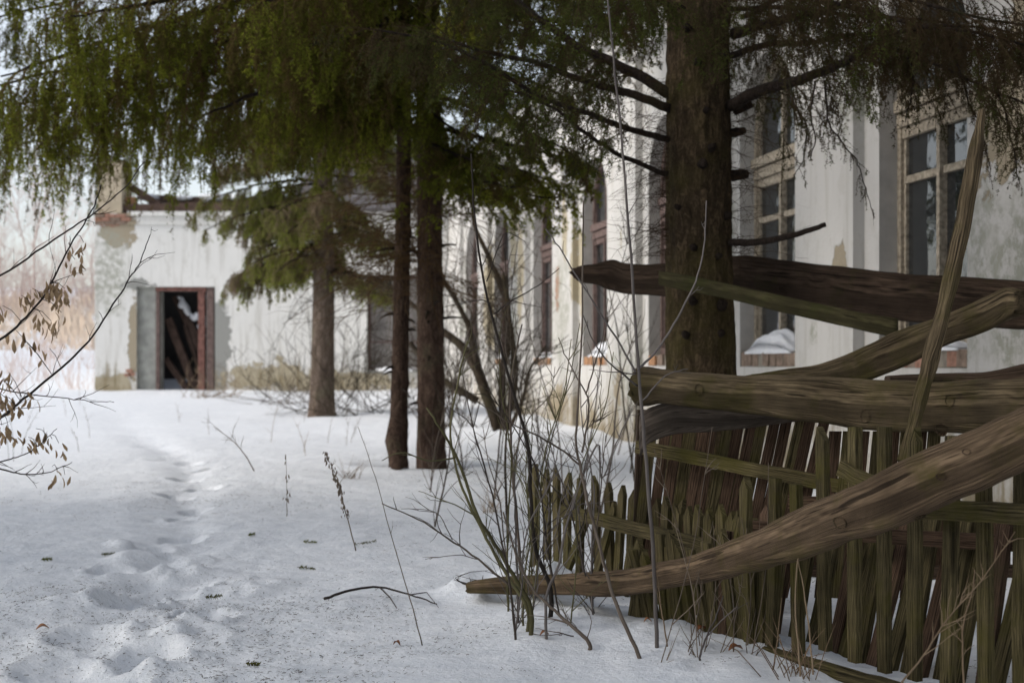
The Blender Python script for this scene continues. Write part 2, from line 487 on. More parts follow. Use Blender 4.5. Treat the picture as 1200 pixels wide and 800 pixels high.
def axis(dense0, dense1, step, lo, hi, grow=1.12):
    a = list(np.arange(dense0, dense1, step)); s = step; v = a[-1]
    while v < hi: s *= grow; v += s; a.append(v)
    s = step; v = dense0; pre = []
    while v > lo: s *= grow; v -= s; pre.append(v)
    return np.array(pre[::-1] + a)
xs = np.concatenate([axis(-3.2, -3.0, .034, -500, -3.05, 1.1)[:-1], np.arange(-3.0, -.7, .021), axis(-.7, 3.0, .034, -.72, 500, 1.1)[1:] if False else axis(-.7, 3.0, .034, -.7, 500, 1.1)]); xs = np.unique(np.round(xs, 5))

ys = np.concatenate([np.arange(-60, 3, 3.0), axis(3.4, 9.8, .026, 3.2, 40, 1.012), axis(41, 42, .5, 40.6, 900, 1.1)])
gx, gy = np.meshgrid(xs, ys)
gz = np.array([G(a, b) for a, b in zip(gx.ravel(), gy.ravel())])
nx, ny = len(xs), len(ys)
ii = np.arange(nx*ny).reshape(ny, nx)
Fg = np.stack([ii[:-1,:-1], ii[:-1,1:], ii[1:,1:], ii[1:,:-1]], -1).reshape(-1, 4)
ground = mk('snow_ground', np.stack([gx.ravel(), gy.ravel(), gz], -1), Fg, M['snow'])
tag(ground, kind='structure')
print('ground', nx, ny)

# ------------------------------------------------------------------ right-hand wing of the house
wing = thing('white_wing', 'long white plastered wing with tall arched windows along the right side', 'building', W(20, .1))
OPEN = [(5.55, 6.85), (8.64, 9.86), (11.4, 12.7), (14.35, 15.65), (17.5, 18.8), (20.75, 22.15), (24.3, 25.8), (27.7, 29.3)]
ZS, ZA, ZT, ZB = 1.17, 3.12, 4.95, -.3      # sill, springing, wall top, foot
ARC = 12
def arch_pts(y0, y1):
    c = (y0+y1)/2; r = (y1-y0)/2; rm = r*math.hypot(1, WB)
    return [(c - r*math.cos(math.pi*k/ARC), ZA + rm*math.sin(math.pi*k/ARC)) for k in range(ARC+1)]
mb = MB()
def quad(m, pts): m.add(pts, [(0,1,2,3)])
edges = [2.0] + [v for o in OPEN for v in o] + [FY + .2]
for i in range(0, len(edges), 2):
    y0, y1 = edges[i], edges[i+1]
    quad(mb, [W(y0,ZB), W(y1,ZB), W(y1,ZT), W(y0,ZT)])
for (y0, y1) in OPEN:
    rv = MB(); zb = 1.015
    quad(mb, [W(y0,ZB), W(y1,ZB), W(y1,zb), W(y0,zb)])
    ap = arch_pts(y0, y1)
    for a, b in zip(ap, ap[1:]):
        quad(mb, [W(a[0],a[1]), W(b[0],b[1]), W(b[0],ZT), W(a[0],ZT)])
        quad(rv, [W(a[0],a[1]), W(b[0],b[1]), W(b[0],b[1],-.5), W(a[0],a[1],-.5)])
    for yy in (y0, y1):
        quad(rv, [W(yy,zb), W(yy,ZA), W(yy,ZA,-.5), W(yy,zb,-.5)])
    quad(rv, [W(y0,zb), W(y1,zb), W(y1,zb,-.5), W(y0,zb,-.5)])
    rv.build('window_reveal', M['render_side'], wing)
mb.build('wall', M['wall'], wing)
# near and far ends, back and inside of the rooms
mb = MB()
quad(mb, [W(2,ZB), W(2,ZT), W(2,ZT,-9), W(2,ZB,-9)])
quad(mb, [W(2,ZB,-9), W(FY+9,ZB,-9), W(FY+9,ZT,-9), W(2,ZT,-9)])
mb.build('end_wall', M['wall'], wing)
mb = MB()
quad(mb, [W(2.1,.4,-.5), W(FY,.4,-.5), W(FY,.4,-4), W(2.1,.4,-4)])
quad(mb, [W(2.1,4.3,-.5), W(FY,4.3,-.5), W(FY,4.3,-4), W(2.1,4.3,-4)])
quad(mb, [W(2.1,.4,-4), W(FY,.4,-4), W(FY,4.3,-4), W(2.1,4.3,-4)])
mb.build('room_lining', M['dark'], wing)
# pilasters between the windows
for k, (y0, y1) in enumerate(OPEN):
    a, b = y1 + .24, y1 + .88
    if k == len(OPEN)-1: b = a + .5
    m = MB()
    V = [W(a,ZB,.0), W(b,ZB,.0), W(b,ZB,.09), W(a,ZB,.09), W(a,ZT-.35,.0), W(b,ZT-.35,.0), W(b,ZT-.35,.09), W(a,ZT-.35,.09)]
    m.hexa(V); m.build('pilaster', M['wall'], wing)
# cornice and roof
m = MB()
for (z0, z1, off) in ((ZT-.35, ZT-.2, .14), (ZT-.198, ZT-.05, .22), (ZT-.048, ZT+.08, .34)):
    m.hexa([W(2,z0,-.02), W(FY,z0,-.02), W(FY,z0,off), W(2,z0,off), W(2,z1,-.02), W(FY,z1,-.02), W(FY,z1,off), W(2,z1,off)])
m.build('cornice', M['wall'], wing)
m = MB(); m.hexa([W(1.8,ZT+.09,.42), W(FY,ZT+.09,.42), W(FY,ZT+.16,.42), W(1.8,ZT+.16,.42), W(1.8,ZT+2.6,-4.6), W(FY,ZT+2.6,-4.6), W(FY,ZT+2.67,-4.6), W(1.8,ZT+2.67,-4.6)])
m.build('roof', M['roof'], wing)

def bar(y0, y1, z0, z1, o0, o1):
    return [W(y0,z0,o0), W(y1,z0,o0), W(y1,z0,o1), W(y0,z0,o1), W(y0,z1,o0), W(y1,z1,o0), W(y1,z1,o1), W(y0,z1,o1)]
def window(idx, y0, y1, fm, gm):
    w = MB(); D = -.20; ty = .055
    w.hexa(bar(y0, y0+ty, ZS, ZA, D, D+.06)); w.hexa(bar(y1-ty, y1, ZS, ZA, D, D+.06))
    w.hexa(bar(y1-ty-.03, y1-ty, ZS, ZA, D-.01, D+.035)); w.hexa(bar(y0+ty, y0+ty+.03, ZS, ZA, D-.01, D+.035))
    w.hexa(bar(y0, y1, ZS-.06, ZS+.05, D, D+.062))
    f = w.build('window_frame', fm, wing)
    c = (y0+y1)/2
    # arched head of the frame
    w = MB(); ap = arch_pts(y0, y1)
    ai = [(c + (a-c)*.88, ZA + (z-ZA)*.88) for a, z in ap]
    for k in range(ARC):
        a, b, p, q = ap[k], ap[k+1], ai[k], ai[k+1]
        w.hexa([W(p[0],p[1],D), W(q[0],q[1],D), W(q[0],q[1],D+.06), W(p[0],p[1],D+.06), W(a[0],a[1],D), W(b[0],b[1],D), W(b[0],b[1],D+.06), W(a[0],a[1],D+.06)])
    w.build('arch_frame', fm, f)
    w = MB(); w.hexa(bar(y0+.02, y1-.02, 2.74, 2.83, D-.005, D+.075)); w.hexa(bar(y0+.02, y1-.02, 2.845, 2.93, D-.005, D+.10)); w.hexa(bar(y0+.02,y1-.02,2.66,2.735,D-.006,D+.05))
    w.build('transom', fm, f)
    w = MB(); w.hexa(bar(c-.02, c+.022, ZS, 2.72, D-.012, D+.07)); w.build('mullion', fm, f)
    w = MB(); w.hexa(bar(c-.02, c+.02, 2.9, 3.7, D-.012, D+.05)); w.build('mullion', fm, f)
    for a, b in ((y0+.09, c-.03), (c+.03, y1-.09)):
        w = MB(); w.hexa(bar(a, b, 2.335, 2.385, D-.006, D+.045)); w.build('glazing_bar', fm, f)
        for z0, z1 in ((ZS+.05, 2.33), (2.40, 2.66)):
            w = MB(); w.hexa(bar(a-.01, b+.01, z0-.01, z1+.01, D-.002, D+.012)); w.build('pane', gm, f)
    # fanlight glass
    V = [W(c + (a-c)*.9, ZA + (z-ZA)*.9, D+.012) for a, z in ap]
    V = [W(y0+.06, 2.9, D+.012)] + V + [W(y1-.06, 2.9, D+.012)]
    V2 = [v - WN*.01 for v in V]; n = len(V)
    w = MB(); w.add(V + V2, [tuple(range(n)), tuple(range(2*n-1, n-1, -1))] + [(k, (k+1)%n, n+(k+1)%n, n+k) for k in range(n)])
    w.build('fanlight_pane', gm, f)
    return f
for k, (y0, y1) in enumerate(OPEN):
    f = window(k, y0, y1, M['frame'] if k < 3 else M['oldframe'], M['glass'])
    if k == 3: tag(f, 'arched window frame hidden behind the big spruce')
    # brick sill: bricks on edge with recessed joints
    bm = M['brick'] if k < 2 else M['dbrick'] if k == 2 else M['obrick']
    n = 9
    s = MB(); s.hexa(bar(y0+.004, y1-.004, 1.017, 1.135, -.195, -.012)); sill = s.build('sill_bed', M['mortar'], wing)
    for j in range(n):
        a = y0 + .006 + (y1-y0-.012)*j/n; b = y0 + .006 + (y1-y0-.012)*(j+1)/n - .012
        if random.random() < .12: continue
        z1 = 1.15 + random.uniform(-.03, .012); off = random.uniform(-.012, .018)
        s = MB(); V = bar(a, b, 1.018+random.uniform(0,.01), z1, -.19, off)
        V = [v + Vector([random.uniform(-.004,.004) for _ in range(3)]) for v in V]
        s.hexa(V); s.build('brick', bm if random.random() < .75 else M['dbrick'], sill)

def heap(name, label, y0, y1, hgt, seedv, bias=0.0):
    nu, nv = 22, 8; V = []; F = []
    for i in range(nu+1):
        for j in range(nv+1):
            u, v = i/nu, j/nv
            edge = min(1, min(u, 1-u)*5)**.5 * min(1, (1-v)*2.2 + .12)**.45
            sh = 1 - (abs(u - .5 - bias)*1.6)**2.2
            h = hgt*edge*max(.12, sh)*(1 + .5*N3(u*5, v*3, seedv))
            V.append(W(y0 + (y1-y0)*u, 1.145 + max(h, .004), -.14 + v*.15))
    for i in range(nu):
        for j in range(nv):
            F.append((i*(nv+1)+j, (i+1)*(nv+1)+j, (i+1)*(nv+1)+j+1, i*(nv+1)+j+1))
    n = len(V)
    V += [Vector((v.x, v.y, 1.13)) for v in V]
    F += [tuple(n+k for k in f[::-1]) for f in F]
    rim = [i*(nv+1) for i in range(nu+1)] + [nu*(nv+1)+j for j in range(1, nv+1)] + [i*(nv+1)+nv for i in range(nu-1, -1, -1)] + [j for j in range(nv-1, 0, -1)]
    for a, b in zip(rim, rim[1:]+rim[:1]): F.append((a, b, n+b, n+a))
    o = mk(name, V, F, M['heap'], None, origin=W((y0+y1)/2, 1.14))
    return tag(o, label, 'snow')
heap('snow_heap', 'thin snow left on the sill behind the leaning fence stick', 8.75, 9.7, .06, 1)
heap('snow_heap', 'rounded snow heap on the window sill just right of the big spruce', 11.5, 12.55, .17, 2)
heap('snow_heap', 'snow heap on the arched window sill left of the big spruce', 17.55, 18.5, .16, 3, -.15)
heap('snow_heap', 'thin snow on the sill of the second window left of the spruce', 20.8, 22.0, .06, 4)
heap('snow_heap', 'snow on the sill behind the leaning willow stems', 24.4, 25.6, .09, 5)
heap('snow_heap', 'snow on the sill nearest the inner corner of the house', 27.8, 29.2, .09, 6)

# ------------------------------------------------------------------ end wall with the doorway
hall = thing('end_building', 'white plastered building closing the yard with a broken doorway', 'building', (FX(300), FY, .35))
ZTF = FZ(250); zf = -.2
dx0, dx1, dz1 = FX(160), FX(252), FZ(336)
wx0, wx1, wz0, wz1 = FX(430), FX(497), FZ(434), FZ(322)
X0, X1 = FX(111), -1.35
def fq(m, x0, x1, z0, z1, y=FY): quad(m, [(x0,y,z0), (x1,y,z0), (x1,y,z1), (x0,y,z1)])
m = MB()
fq(m, X0, dx0, zf, ZTF); fq(m, dx0, dx1, dz1, ZTF); fq(m, dx1, wx0, zf, ZTF); fq(m, wx0, wx1, zf, wz0); fq(m, wx0, wx1, wz1, ZTF); fq(m, wx1, X1, zf, ZTF)
quad(m, [(X0,FY,zf), (X0,FY,ZTF), (X0,FY+8,ZTF), (X0,FY+8,zf)])
quad(m, [(X0,FY,ZTF), (X1,FY,ZTF), (X1,FY+.5,ZTF), (X0,FY+.5,ZTF)])
m.build('wall', M['farwall'], hall)
m = MB(); m.box((FX(150), FY-.05, FZ(263)), (X1+.3, FY-.002, FZ(260.5))); m.build('string_course', M['farwall'], hall)
m = MB(); m.box((FX(150), FY-.07, FZ(253)), (X1+.3, FY-.002, FZ(248))); m.build('cornice', M['farwall'], hall)
# doorway: shallow cement recess, inner opening with a rusty frame
ix0, ix1, iz1 = FX(184), FX(240), FZ(340)
m = MB(); yr = FY + .14
fq(m, dx0, ix0, zf, dz1, yr); fq(m, ix1, dx1, zf, dz1, yr); fq(m, ix0, ix1, iz1, dz1, yr)
quad(m, [(dx0,FY,zf), (dx0,FY,dz1), (dx0,yr,dz1), (dx0,yr,zf)]); quad(m, [(dx1,FY,zf), (dx1,FY,dz1), (dx1,yr,dz1), (dx1,yr,zf)])
quad(m, [(dx0,FY,dz1), (dx1,FY,dz1), (dx1,yr,dz1), (dx0,yr,dz1)])
quad(m, [(ix0,yr,zf), (ix0,yr,iz1), (ix0,yr+.5,iz1), (ix0,yr+.5,zf)]); quad(m, [(ix1,yr,zf), (ix1,yr,iz1), (ix1,yr+.5,iz1), (ix1,yr+.5,zf)])
quad(m, [(ix0,yr,iz1), (ix1,yr,iz1), (ix1,yr+.5,iz1), (ix0,yr+.5,iz1)])
m.build('door_reveal', M['cement'], hall)
dfm = tag(thing('door_frame', None, None), None); dfm.parent = hall
m = MB(); m.box((FX(230), yr-.10, zf), (FX(236), yr-.02, FZ(341))); m.build('door_upright', M['redframe'], dfm) if False else None
bpy.data.objects.remove(dfm)
m = MB(); m.box((FX(231.5), yr-.09, zf), (FX(239), yr+.03, FZ(341))); m.build('door_upright', M['redframe'], hall)
m = MB(); m.box((FX(181.5), yr-.06, zf), (FX(185.5), yr+.03, FZ(341))); m.build('door_upright', M['oldframe'], hall)
m = MB(); m.box((FX(181.5), yr-.092, FZ(341)+.002), (FX(241), yr+.032, FZ(335.5))); m.build('lintel', M['redframe'], hall)
m = MB(); m.box((FX(242), yr-.11, zf), (FX(250), yr-.003, FZ(337))); m.build('door_upright', M['oldframe'], hall)  # dark strip standing in for the shade of the right reveal
# the room behind the doorway
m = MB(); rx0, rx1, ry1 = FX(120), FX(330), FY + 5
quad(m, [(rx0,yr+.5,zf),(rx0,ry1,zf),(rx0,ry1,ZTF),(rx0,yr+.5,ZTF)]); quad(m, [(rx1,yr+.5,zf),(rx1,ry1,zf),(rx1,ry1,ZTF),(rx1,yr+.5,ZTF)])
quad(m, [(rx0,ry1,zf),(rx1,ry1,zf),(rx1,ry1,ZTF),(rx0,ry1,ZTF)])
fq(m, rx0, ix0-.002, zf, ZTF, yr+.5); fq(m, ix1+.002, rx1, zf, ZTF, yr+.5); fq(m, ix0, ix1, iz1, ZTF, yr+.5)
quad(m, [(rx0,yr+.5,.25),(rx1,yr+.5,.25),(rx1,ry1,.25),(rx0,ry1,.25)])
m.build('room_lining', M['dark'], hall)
def fbeam(a, b, w, d, label, mat='beam', name='fallen_beam', snow=0):
    A = Vector((FX(a[0]), FY, FZ(a[1]))); B = Vector((FX(b[0]), FY, FZ(b[1])))
    A.y += d[0]; B.y += d[1]
    t = (B-A).normalized(); s = t.cross(Vector((0,1,0))).normalized()*w; n = s.cross(t).normalized()*w*.8
    V = [A-s-n, B-s-n, B+s-n, A+s-n, A-s+n, B-s+n, B+s+n, A+s+n]
    L = (B-A).length
    U = [(0,0),(L,0),(L,.2),(0,.2),(0,.3),(L,.3),(L,.5),(0,.5)]
    m = MB(); m.add(V, BOXF, U)
    o = m.build(name, M[mat], None, origin=B)
    return tag(o, label, 'beam')
fbeam((192,344),(246,452),.10,(1.2,.9),'dark fallen beam slanting across the doorway under the snow-capped one')
fbeam((186,372),(222,462),.09,(.9,.8),'dark fallen beam low at the left of the doorway')
fbeam((184,420),(214,462),.07,(.8,.75),'short charred beam end at the lower left doorway corner')
fbeam((215,340),(252,395),.08,(1.6,1.3),'upper charred beam crossing the right corner of the doorway')
fbeam((240,396),(196,462),.06,(1.7,1.5),'charred beam leaning the other way deep in the doorway')
fbeam((205,380),(236,470),.045,(1.0,.85),'thin dark plank leaning in the middle of the doorway')
fbeam((240,420),(216,462),.05,(1.1,1.0),'short dark plank leaning behind the rusty post')
def blob(name, label, cat, c, rad, mat, sq=(1,1,1), seedv=0):
    V, F = [], []
    nu, nv = 14, 9
    for j in range(nv+1):
        th = math.pi*j/nv
        for i in range(nu):
            ph = 2*math.pi*i/nu
            d = Vector((math.sin(th)*math.cos(ph), math.sin(th)*math.sin(ph), math.cos(th)))
            r = rad*(1 + .45*N3(d.x*1.6+seedv, d.y*1.6, d.z*1.6))
            V.append(Vector(c) + Vector((d.x*sq[0], d.y*sq[1], d.z*sq[2]))*r)
    for j in range(nv):
        for i in range(nu): F.append((j*nu+i, j*nu+(i+1)%nu, (j+1)*nu+(i+1)%nu, (j+1)*nu+i))
    o = mk(name, V, F, M[mat], None, origin=c); return tag(o, label, cat)
def dpt(px, py, dy): return Vector((FX(px), FY+dy, FZ(py)))
def snowrun(label, pts):
    A = spline([tuple(dpt(a, b, dy)) + (r,) for a, b, dy, r in pts], 6)
    V, F, U = tube([Vector(p[:3]) for p in A], [q[3] for q in A], 10)
    V = [v + Vector((N3(v.x*6,v.z*6,1), N3(v.x*6,v.z*6,4), N3(v.x*6,v.z*6,8)))*.07 for v in V]
    tag(mk('snow_ridge', V, F, M['heap'], None, origin=dpt(*pts[0][:3])), label, 'snow')
snowrun('snow lying along the upper half of the slanting doorway beam', [(197,345,.95,.03),(201,351,.93,.09),(206,359,.9,.08),(211,367,.88,.05)])
snowrun('bent mass of snow on the beam against the rusty post', [(212,366,.85,.03),(216,372,.82,.07),(224,369,.78,.10),(230,374,.75,.10),(228,383,.72,.07),(233,393,.7,.05)])
blob('snow_clump', 'small snow clump in the top right doorway corner', 'snow', dpt(226,345,1.1), .10, 'heap', (1.0,.7,.7), 9)

# exposed brickwork at the left end of the wall
c = 0
for row in range(3):
    z = FZ(250) - .09 - row*.085
    x = X0 + .01 + (row % 2)*.12
    while x < FX(152 - row*6):
        if random.random() < .85:
            m = MB(); m.box((x, FY-.03-random.random()*.015, z), (x+.23, FY+.04, z+.068)); m.build('brick', M['brick'] if random.random()<.6 else M['dbrick'], hall)
        x += .245
for (px, py) in ((153,436),(156,440),(151,441)):
    m = MB(); m.box((FX(px)-.1, FY-.035, FZ(py)), (FX(px)+.05, FY+.03, FZ(py)+.07)); m.build('brick', M['brick'], hall)
# parapet stump, collapsed roof space
m = MB(); m.box((FX(112), FY+.1, FZ(249)), (FX(141), FY+1.0, FZ(186))); m.build('parapet', M['tanpar'] if 'tanpar' in M else plain('tan_plaster', (.46,.39,.29), .9, .2, 3), hall)
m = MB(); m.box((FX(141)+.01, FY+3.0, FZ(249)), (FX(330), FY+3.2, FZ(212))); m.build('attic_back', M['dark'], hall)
for (a, b, w, dd, l) in (((141,243),(285,240),.10,(.3,.3),'long dark wall plate lying along the top of the end wall'),
                      ((146,216),(180,238),.09,(.6,.5),'snow-dusted rafter fallen onto the left of the wall top'),
                      ((160,226),(290,232),.08,(1.0,1.0),'dark roof purlin above the end wall')):
    fbeam(a, b, w, dd, l, 'beam', 'roof_beam')
for i, (px, w) in enumerate(((160,16),(205,12),(240,20),(268,14))):
    V = Vector((FX(px), FY+.9, FZ(226)))
    o = blob('snow_patch', ['snow lying on the fallen rafter at the left of the wall top', 'snow lying on the purlin left of the hanging spruce sprays', 'broad snow patch on the roof purlin above the doorway', 'snow patch at the right end of the roof purlin'][i], 'snow', V, w*.011, 'heap', (1.5,1,.45), 20+i)
m = MB(); m.box((FX(141)+.02, FY+.4, FZ(243)), (FX(141)+.24, FY+.6, FZ(243)+.30)); m.build('orange_stub', M['obrick'], hall)  # small orange block at the foot of the parapet
# end-wall window
yw = FY + .22
m = MB(); 
quad(m, [(wx0,FY,wz0),(wx0,FY,wz1),(wx0,yw+.1,wz1),(wx0,yw+.1,wz0)]); quad(m, [(wx1,FY,wz0),(wx1,FY,wz1),(wx1,yw+.1,wz1),(wx1,yw+.1,wz0)])
quad(m, [(wx0,FY,wz1),(wx1,FY,wz1),(wx1,yw+.1,wz1),(wx0,yw+.1,wz1)]); quad(m, [(wx0,FY,wz0),(wx1,FY,wz0),(wx1,yw+.1,wz0),(wx0,yw+.1,wz0)])
m.build('window_reveal', M['cement'], hall)
m = MB(); m.box((wx0+.002,yw,wz0+.002),(wx0+.07,yw+.06,wz1-.002)); m.box((wx1-.07,yw,wz0+.002),(wx1-.002,yw+.06,wz1-.002)); m.box((wx0+.071,yw,wz1-.08),(wx1-.071,yw+.06,wz1-.003)); m.box((wx0+.071,yw,wz0+.003),(wx1-.071,yw+.06,wz0+.08))
m.box((wx0+.071,yw+.002,FZ(402)),(wx1-.071,yw+.058,FZ(399)))
fw = m.build('window_frame', M['oldframe'], hall)
cx = (wx0+wx1)/2
m = MB(); m.box((cx-.03,yw-.01,wz0+.081),(cx+.03,yw+.05,wz1-.081)); m.build('mullion', M['oldframe'], fw)
for a, b in ((wx0+.071, cx-.031), (cx+.031, wx1-.071)):
    for z0, z1 in ((wz0+.081, FZ(402)-.002), (FZ(399)+.002, wz1-.081)):
        m = MB(); m.box((a, yw+.02, z0), (b, yw+.03, z1)); m.build('pane', M['dusty'], fw)
m = MB(); m.box((wx0-.03, FY-.06, wz0-.06), (wx1+.03, yw, wz0-.003)); m.build('sill', M['cement'], hall)
V = Vector(((wx0+wx1)/2, FY+.05, wz0+.01)); blob('snow_ridge', 'flat ridge of snow on the sill of the end-wall window', 'snow', V, .58, 'heap', (1,.25,.13), 3)
# roof slab over the far part so that the wall does not stand alone
m = MB(); m.hexa([(FX(335),FY-.25,ZTF+.02),(X1+4,FY-.25,ZTF+.02),(X1+4,FY+6,ZTF+2.4),(FX(335),FY+6,ZTF+2.4),(FX(335),FY-.25,ZTF+.1),(X1+4,FY-.25,ZTF+.1),(X1+4,FY+6,ZTF+2.5),(FX(335),FY+6,ZTF+2.5)]); m.build('roof', M['roof'], hall)

# ------------------------------------------------------------------ spruces
UPZ = np.array([0, 0, 1.0])
def norm(a): return a / np.maximum(np.linalg.norm(a, axis=-1, keepdims=True), 1e-9)
def grow(p0, d0, L, nseg, droop, wob=.12):
    """many drooping shoots at once -> (n, nseg+1, 3)"""
    n = len(p0); pts = np.empty((n, nseg+1, 3)); pts[:, 0] = p0
    d = norm(d0); st = (L/nseg)[:, None]
    for i in range(nseg):
        d = norm(d + np.array([0, 0, -droop]) + RNG.normal(0, wob, (n, 3)))
        pts[:, i+1] = pts[:, i] + d*st
    return pts
def ribbons(pts, w):
    n, m, _ = pts.shape
    side = norm(np.cross(norm(pts[:, -1]-pts[:, 0])[:, None, :], RNG.normal(0, 1, (n, 1, 3))))
    tap = np.linspace(1, .35, m)[None, :, None]
    a = pts - side*w*tap; b = pts + side*w*tap
    V = np.stack([a, b], 2).reshape(-1, 3)
    base = (np.arange(n)*m*2)[:, None] + (np.arange(m-1)*2)[None, :]
    base = base.ravel()
    F = np.stack([base, base+1, base+3, base, base+3, base+2], -1).reshape(-1, 3)
    return V, F
def needles(pts, k, nl, w, lean=.75):
    """k needle tufts on every segment"""
    n, m, _ = pts.shape
    a = np.repeat(pts[:, :-1].reshape(-1, 3), k, 0); b = np.repeat(pts[:, 1:].reshape(-1, 3), k, 0)
    t = RNG.random((len(a), 1)); p = a*(1-t) + b*t
    d = norm(b - a); s = norm(np.cross(d, RNG.normal(0, 1, d.shape)))
    ln = nl*(.6 + .8*RNG.random((len(a), 1)))
    tip = p + (d*lean + s)*ln
    q = p + d*w*2 
    V = np.stack([p, q + s*w*.4, tip], 1).reshape(-1, 3)
    F = np.arange(len(V)).reshape(-1, 3)
    return V, F
class Crown:
    def __init__(s): s.V = []; s.F = []; s.T = []; s.n = 0
    def put(s, V, F, T):
        s.V.append(V); s.F.append(F + s.n); s.T.append(T); s.n += len(V)
    def shoots(s, pts, k, nl, w, rib, tint, tvar=.12, bare=.0):
        n, m, _ = pts.shape
        ts = np.clip(tint + RNG.normal(0, tvar, n), 0, 1)
        V, F = ribbons(pts, rib); s.put(V, F, np.repeat(np.minimum(ts, .25)*.4, m*2))
        if k:
            live = RNG.random(n) >= bare
            if live.any():
                V, F = needles(pts[live], k, nl, w)
                s.put(V, F, np.clip(np.repeat(ts[live], (m-1)*k*3) + RNG.normal(0, .07, len(V)), 0, 1))
    def build(s, mat, parent):
        V = np.concatenate(s.V); F = np.concatenate(s.F); T = np.concatenate(s.T)
        o = mk('crown', V, F, mat, parent, None, T, False)
        o['kind'] = 'stuff'
        return o
TRI = 0
def dress(cr, path, dens, blen, slen, nl, w, tint, droop=.5, k=3, nsh=6, start=.08, bare=0, side=1.0, seg=5, sseg=7, rib=.0025, endtaper=.5, tvar=.12, tas=0, tl=.14, sky=0):
    """clothe a limb with side branchlets and hanging shoots"""
    path = np.asarray(path, float)
    segl = np.linalg.norm(np.diff(path, axis=0), axis=1); cum = np.concatenate([[0], np.cumsum(segl)]); L = cum[-1]
    n = max(3, int(L*dens))
    u = RNG.random(n)*(1-start) + start; x = u*L
    p = np.stack([np.interp(x, cum, path[:, i]) for i in range(3)], -1)
    idx = np.clip(np.searchsorted(cum, x) - 1, 0, len(segl)-1)
    d = norm(np.diff(path, axis=0))[idx]
    lat = norm(np.cross(d, UPZ)); sg = RNG.choice([-1, 1], n)[:, None]
    ang = RNG.uniform(.5, 1.1, (n, 1))
    bd = d*np.cos(ang) + lat*sg*np.sin(ang)*side + UPZ*RNG.normal(-.05, .25, (n, 1))
    bl = blen*(.5 + .8*RNG.random(n))*(1 - endtaper*u)
    B = grow(p, bd, bl, seg, .12)
    tn = tint + RNG.normal(0, tvar*1.3, n) + .12*np.sin(u*L*2.3)
    cr.shoots(B, k, nl, w, rib*1.5, tn, .03, bare)
    q = np.repeat(np.arange(n), nsh)
    cl = RNG.random((n, 3)); tt = np.clip(cl[q, RNG.integers(0, 3, len(q))] + RNG.normal(0, .035, len(q)), 0, .999)*seg
    i0 = np.minimum(tt.astype(int), seg-1); fr = (tt - i0)[:, None]
    sp = B[q, i0]*(1-fr) + B[q, i0+1]*fr
    bdir = norm(B[q, i0+1] - B[q, i0])
    sdn = bdir*.7 + norm(np.cross(bdir, UPZ))*RNG.normal(0, .7, (len(q), 1)) + UPZ*-droop*.8
    sl = slen*(.35 + .9*RNG.random(len(q)))*(1 - .35*endtaper*u[q])
    T = grow(sp, sdn, sl, sseg, droop)
    cr.shoots(T, k, nl, w, rib, tn[q], tvar*.5, bare)
    if tas:
        z = np.repeat(np.arange(len(T)), tas); f3 = RNG.random(len(z))**.8*.92; t3 = f3*sseg
        i3 = np.minimum(t3.astype(int), sseg-1); fr3 = (t3-i3)[:, None]
        p3 = T[z, i3]*(1-fr3) + T[z, i3+1]*fr3; d3 = norm(T[z, i3+1]-T[z, i3])
        sd3 = norm(np.cross(d3, RNG.normal(0, 1, d3.shape)))
        U3 = grow(p3, d3*.75 + sd3*.8, tl*(1.15-f3)*(.5+.9*RNG.random(len(z))), 3, .3, .1)
        cr.shoots(U3, max(2, k-1), nl, w, rib*.7, tn[q][z], tvar*.5, bare)

def trunk_mesh(base, top, r0, r1, rings, sides, rough, flare=.3, seedv=0, lean=None):
    V, F, U = [], [], []
    H = (Vector(top) - Vector(base)).length
    for i in range(rings+1):
        f = i/rings
        c = Vector(base).lerp(Vector(top), f)
        c.x += .02*math.sin(f*9+seedv); 
        r = r0 + (r1-r0)*f; r *= 1 + flare*math.exp(-f*H/.22)
        for j in range(sides):
            a = 2*math.pi*j/sides
            rr = r*(1 + rough*N3(math.cos(a)*2.2+seedv, math.sin(a)*2.2, f*H*1.3)) + rough*.16*N3(math.cos(a)*r*42, math.sin(a)*r*42+seedv, f*H*11) + rough*.10*N3(math.cos(a)*r*95, math.sin(a)*r*95+seedv, f*H*34)
            V.append((c.x + rr*math.cos(a), c.y + rr*math.sin(a), c.z)); U.append((f*H, a*r))
    for i in range(rings):
        for j in range(sides): F.append((i*sides+j, i*sides+(j+1)%sides, (i+1)*sides+(j+1)%sides, (i+1)*sides+j))
    F.append(tuple(rings*sides+j for j in range(sides)))
    return V, F, U

def limb_obj(pts, r0, r1, tree, mat='limb', k=7, wob=.01, name='branch'):
    sp = spline(pts, 5)
    n = len(sp); rad = np.linspace(r0, r1, n)
    sp = sp + np.array([[N3(i*.6, 1, r0*99), N3(i*.6, 5, r0*99), N3(i*.6, 9, r0*99)] for i in range(n)])*wob
    sp[0] = np.array(pts[0])
    V, F, U = tube([Vector(p) for p in sp], rad, k)
    o = mk(name, V, F, M[mat], tree, U)
    return sp

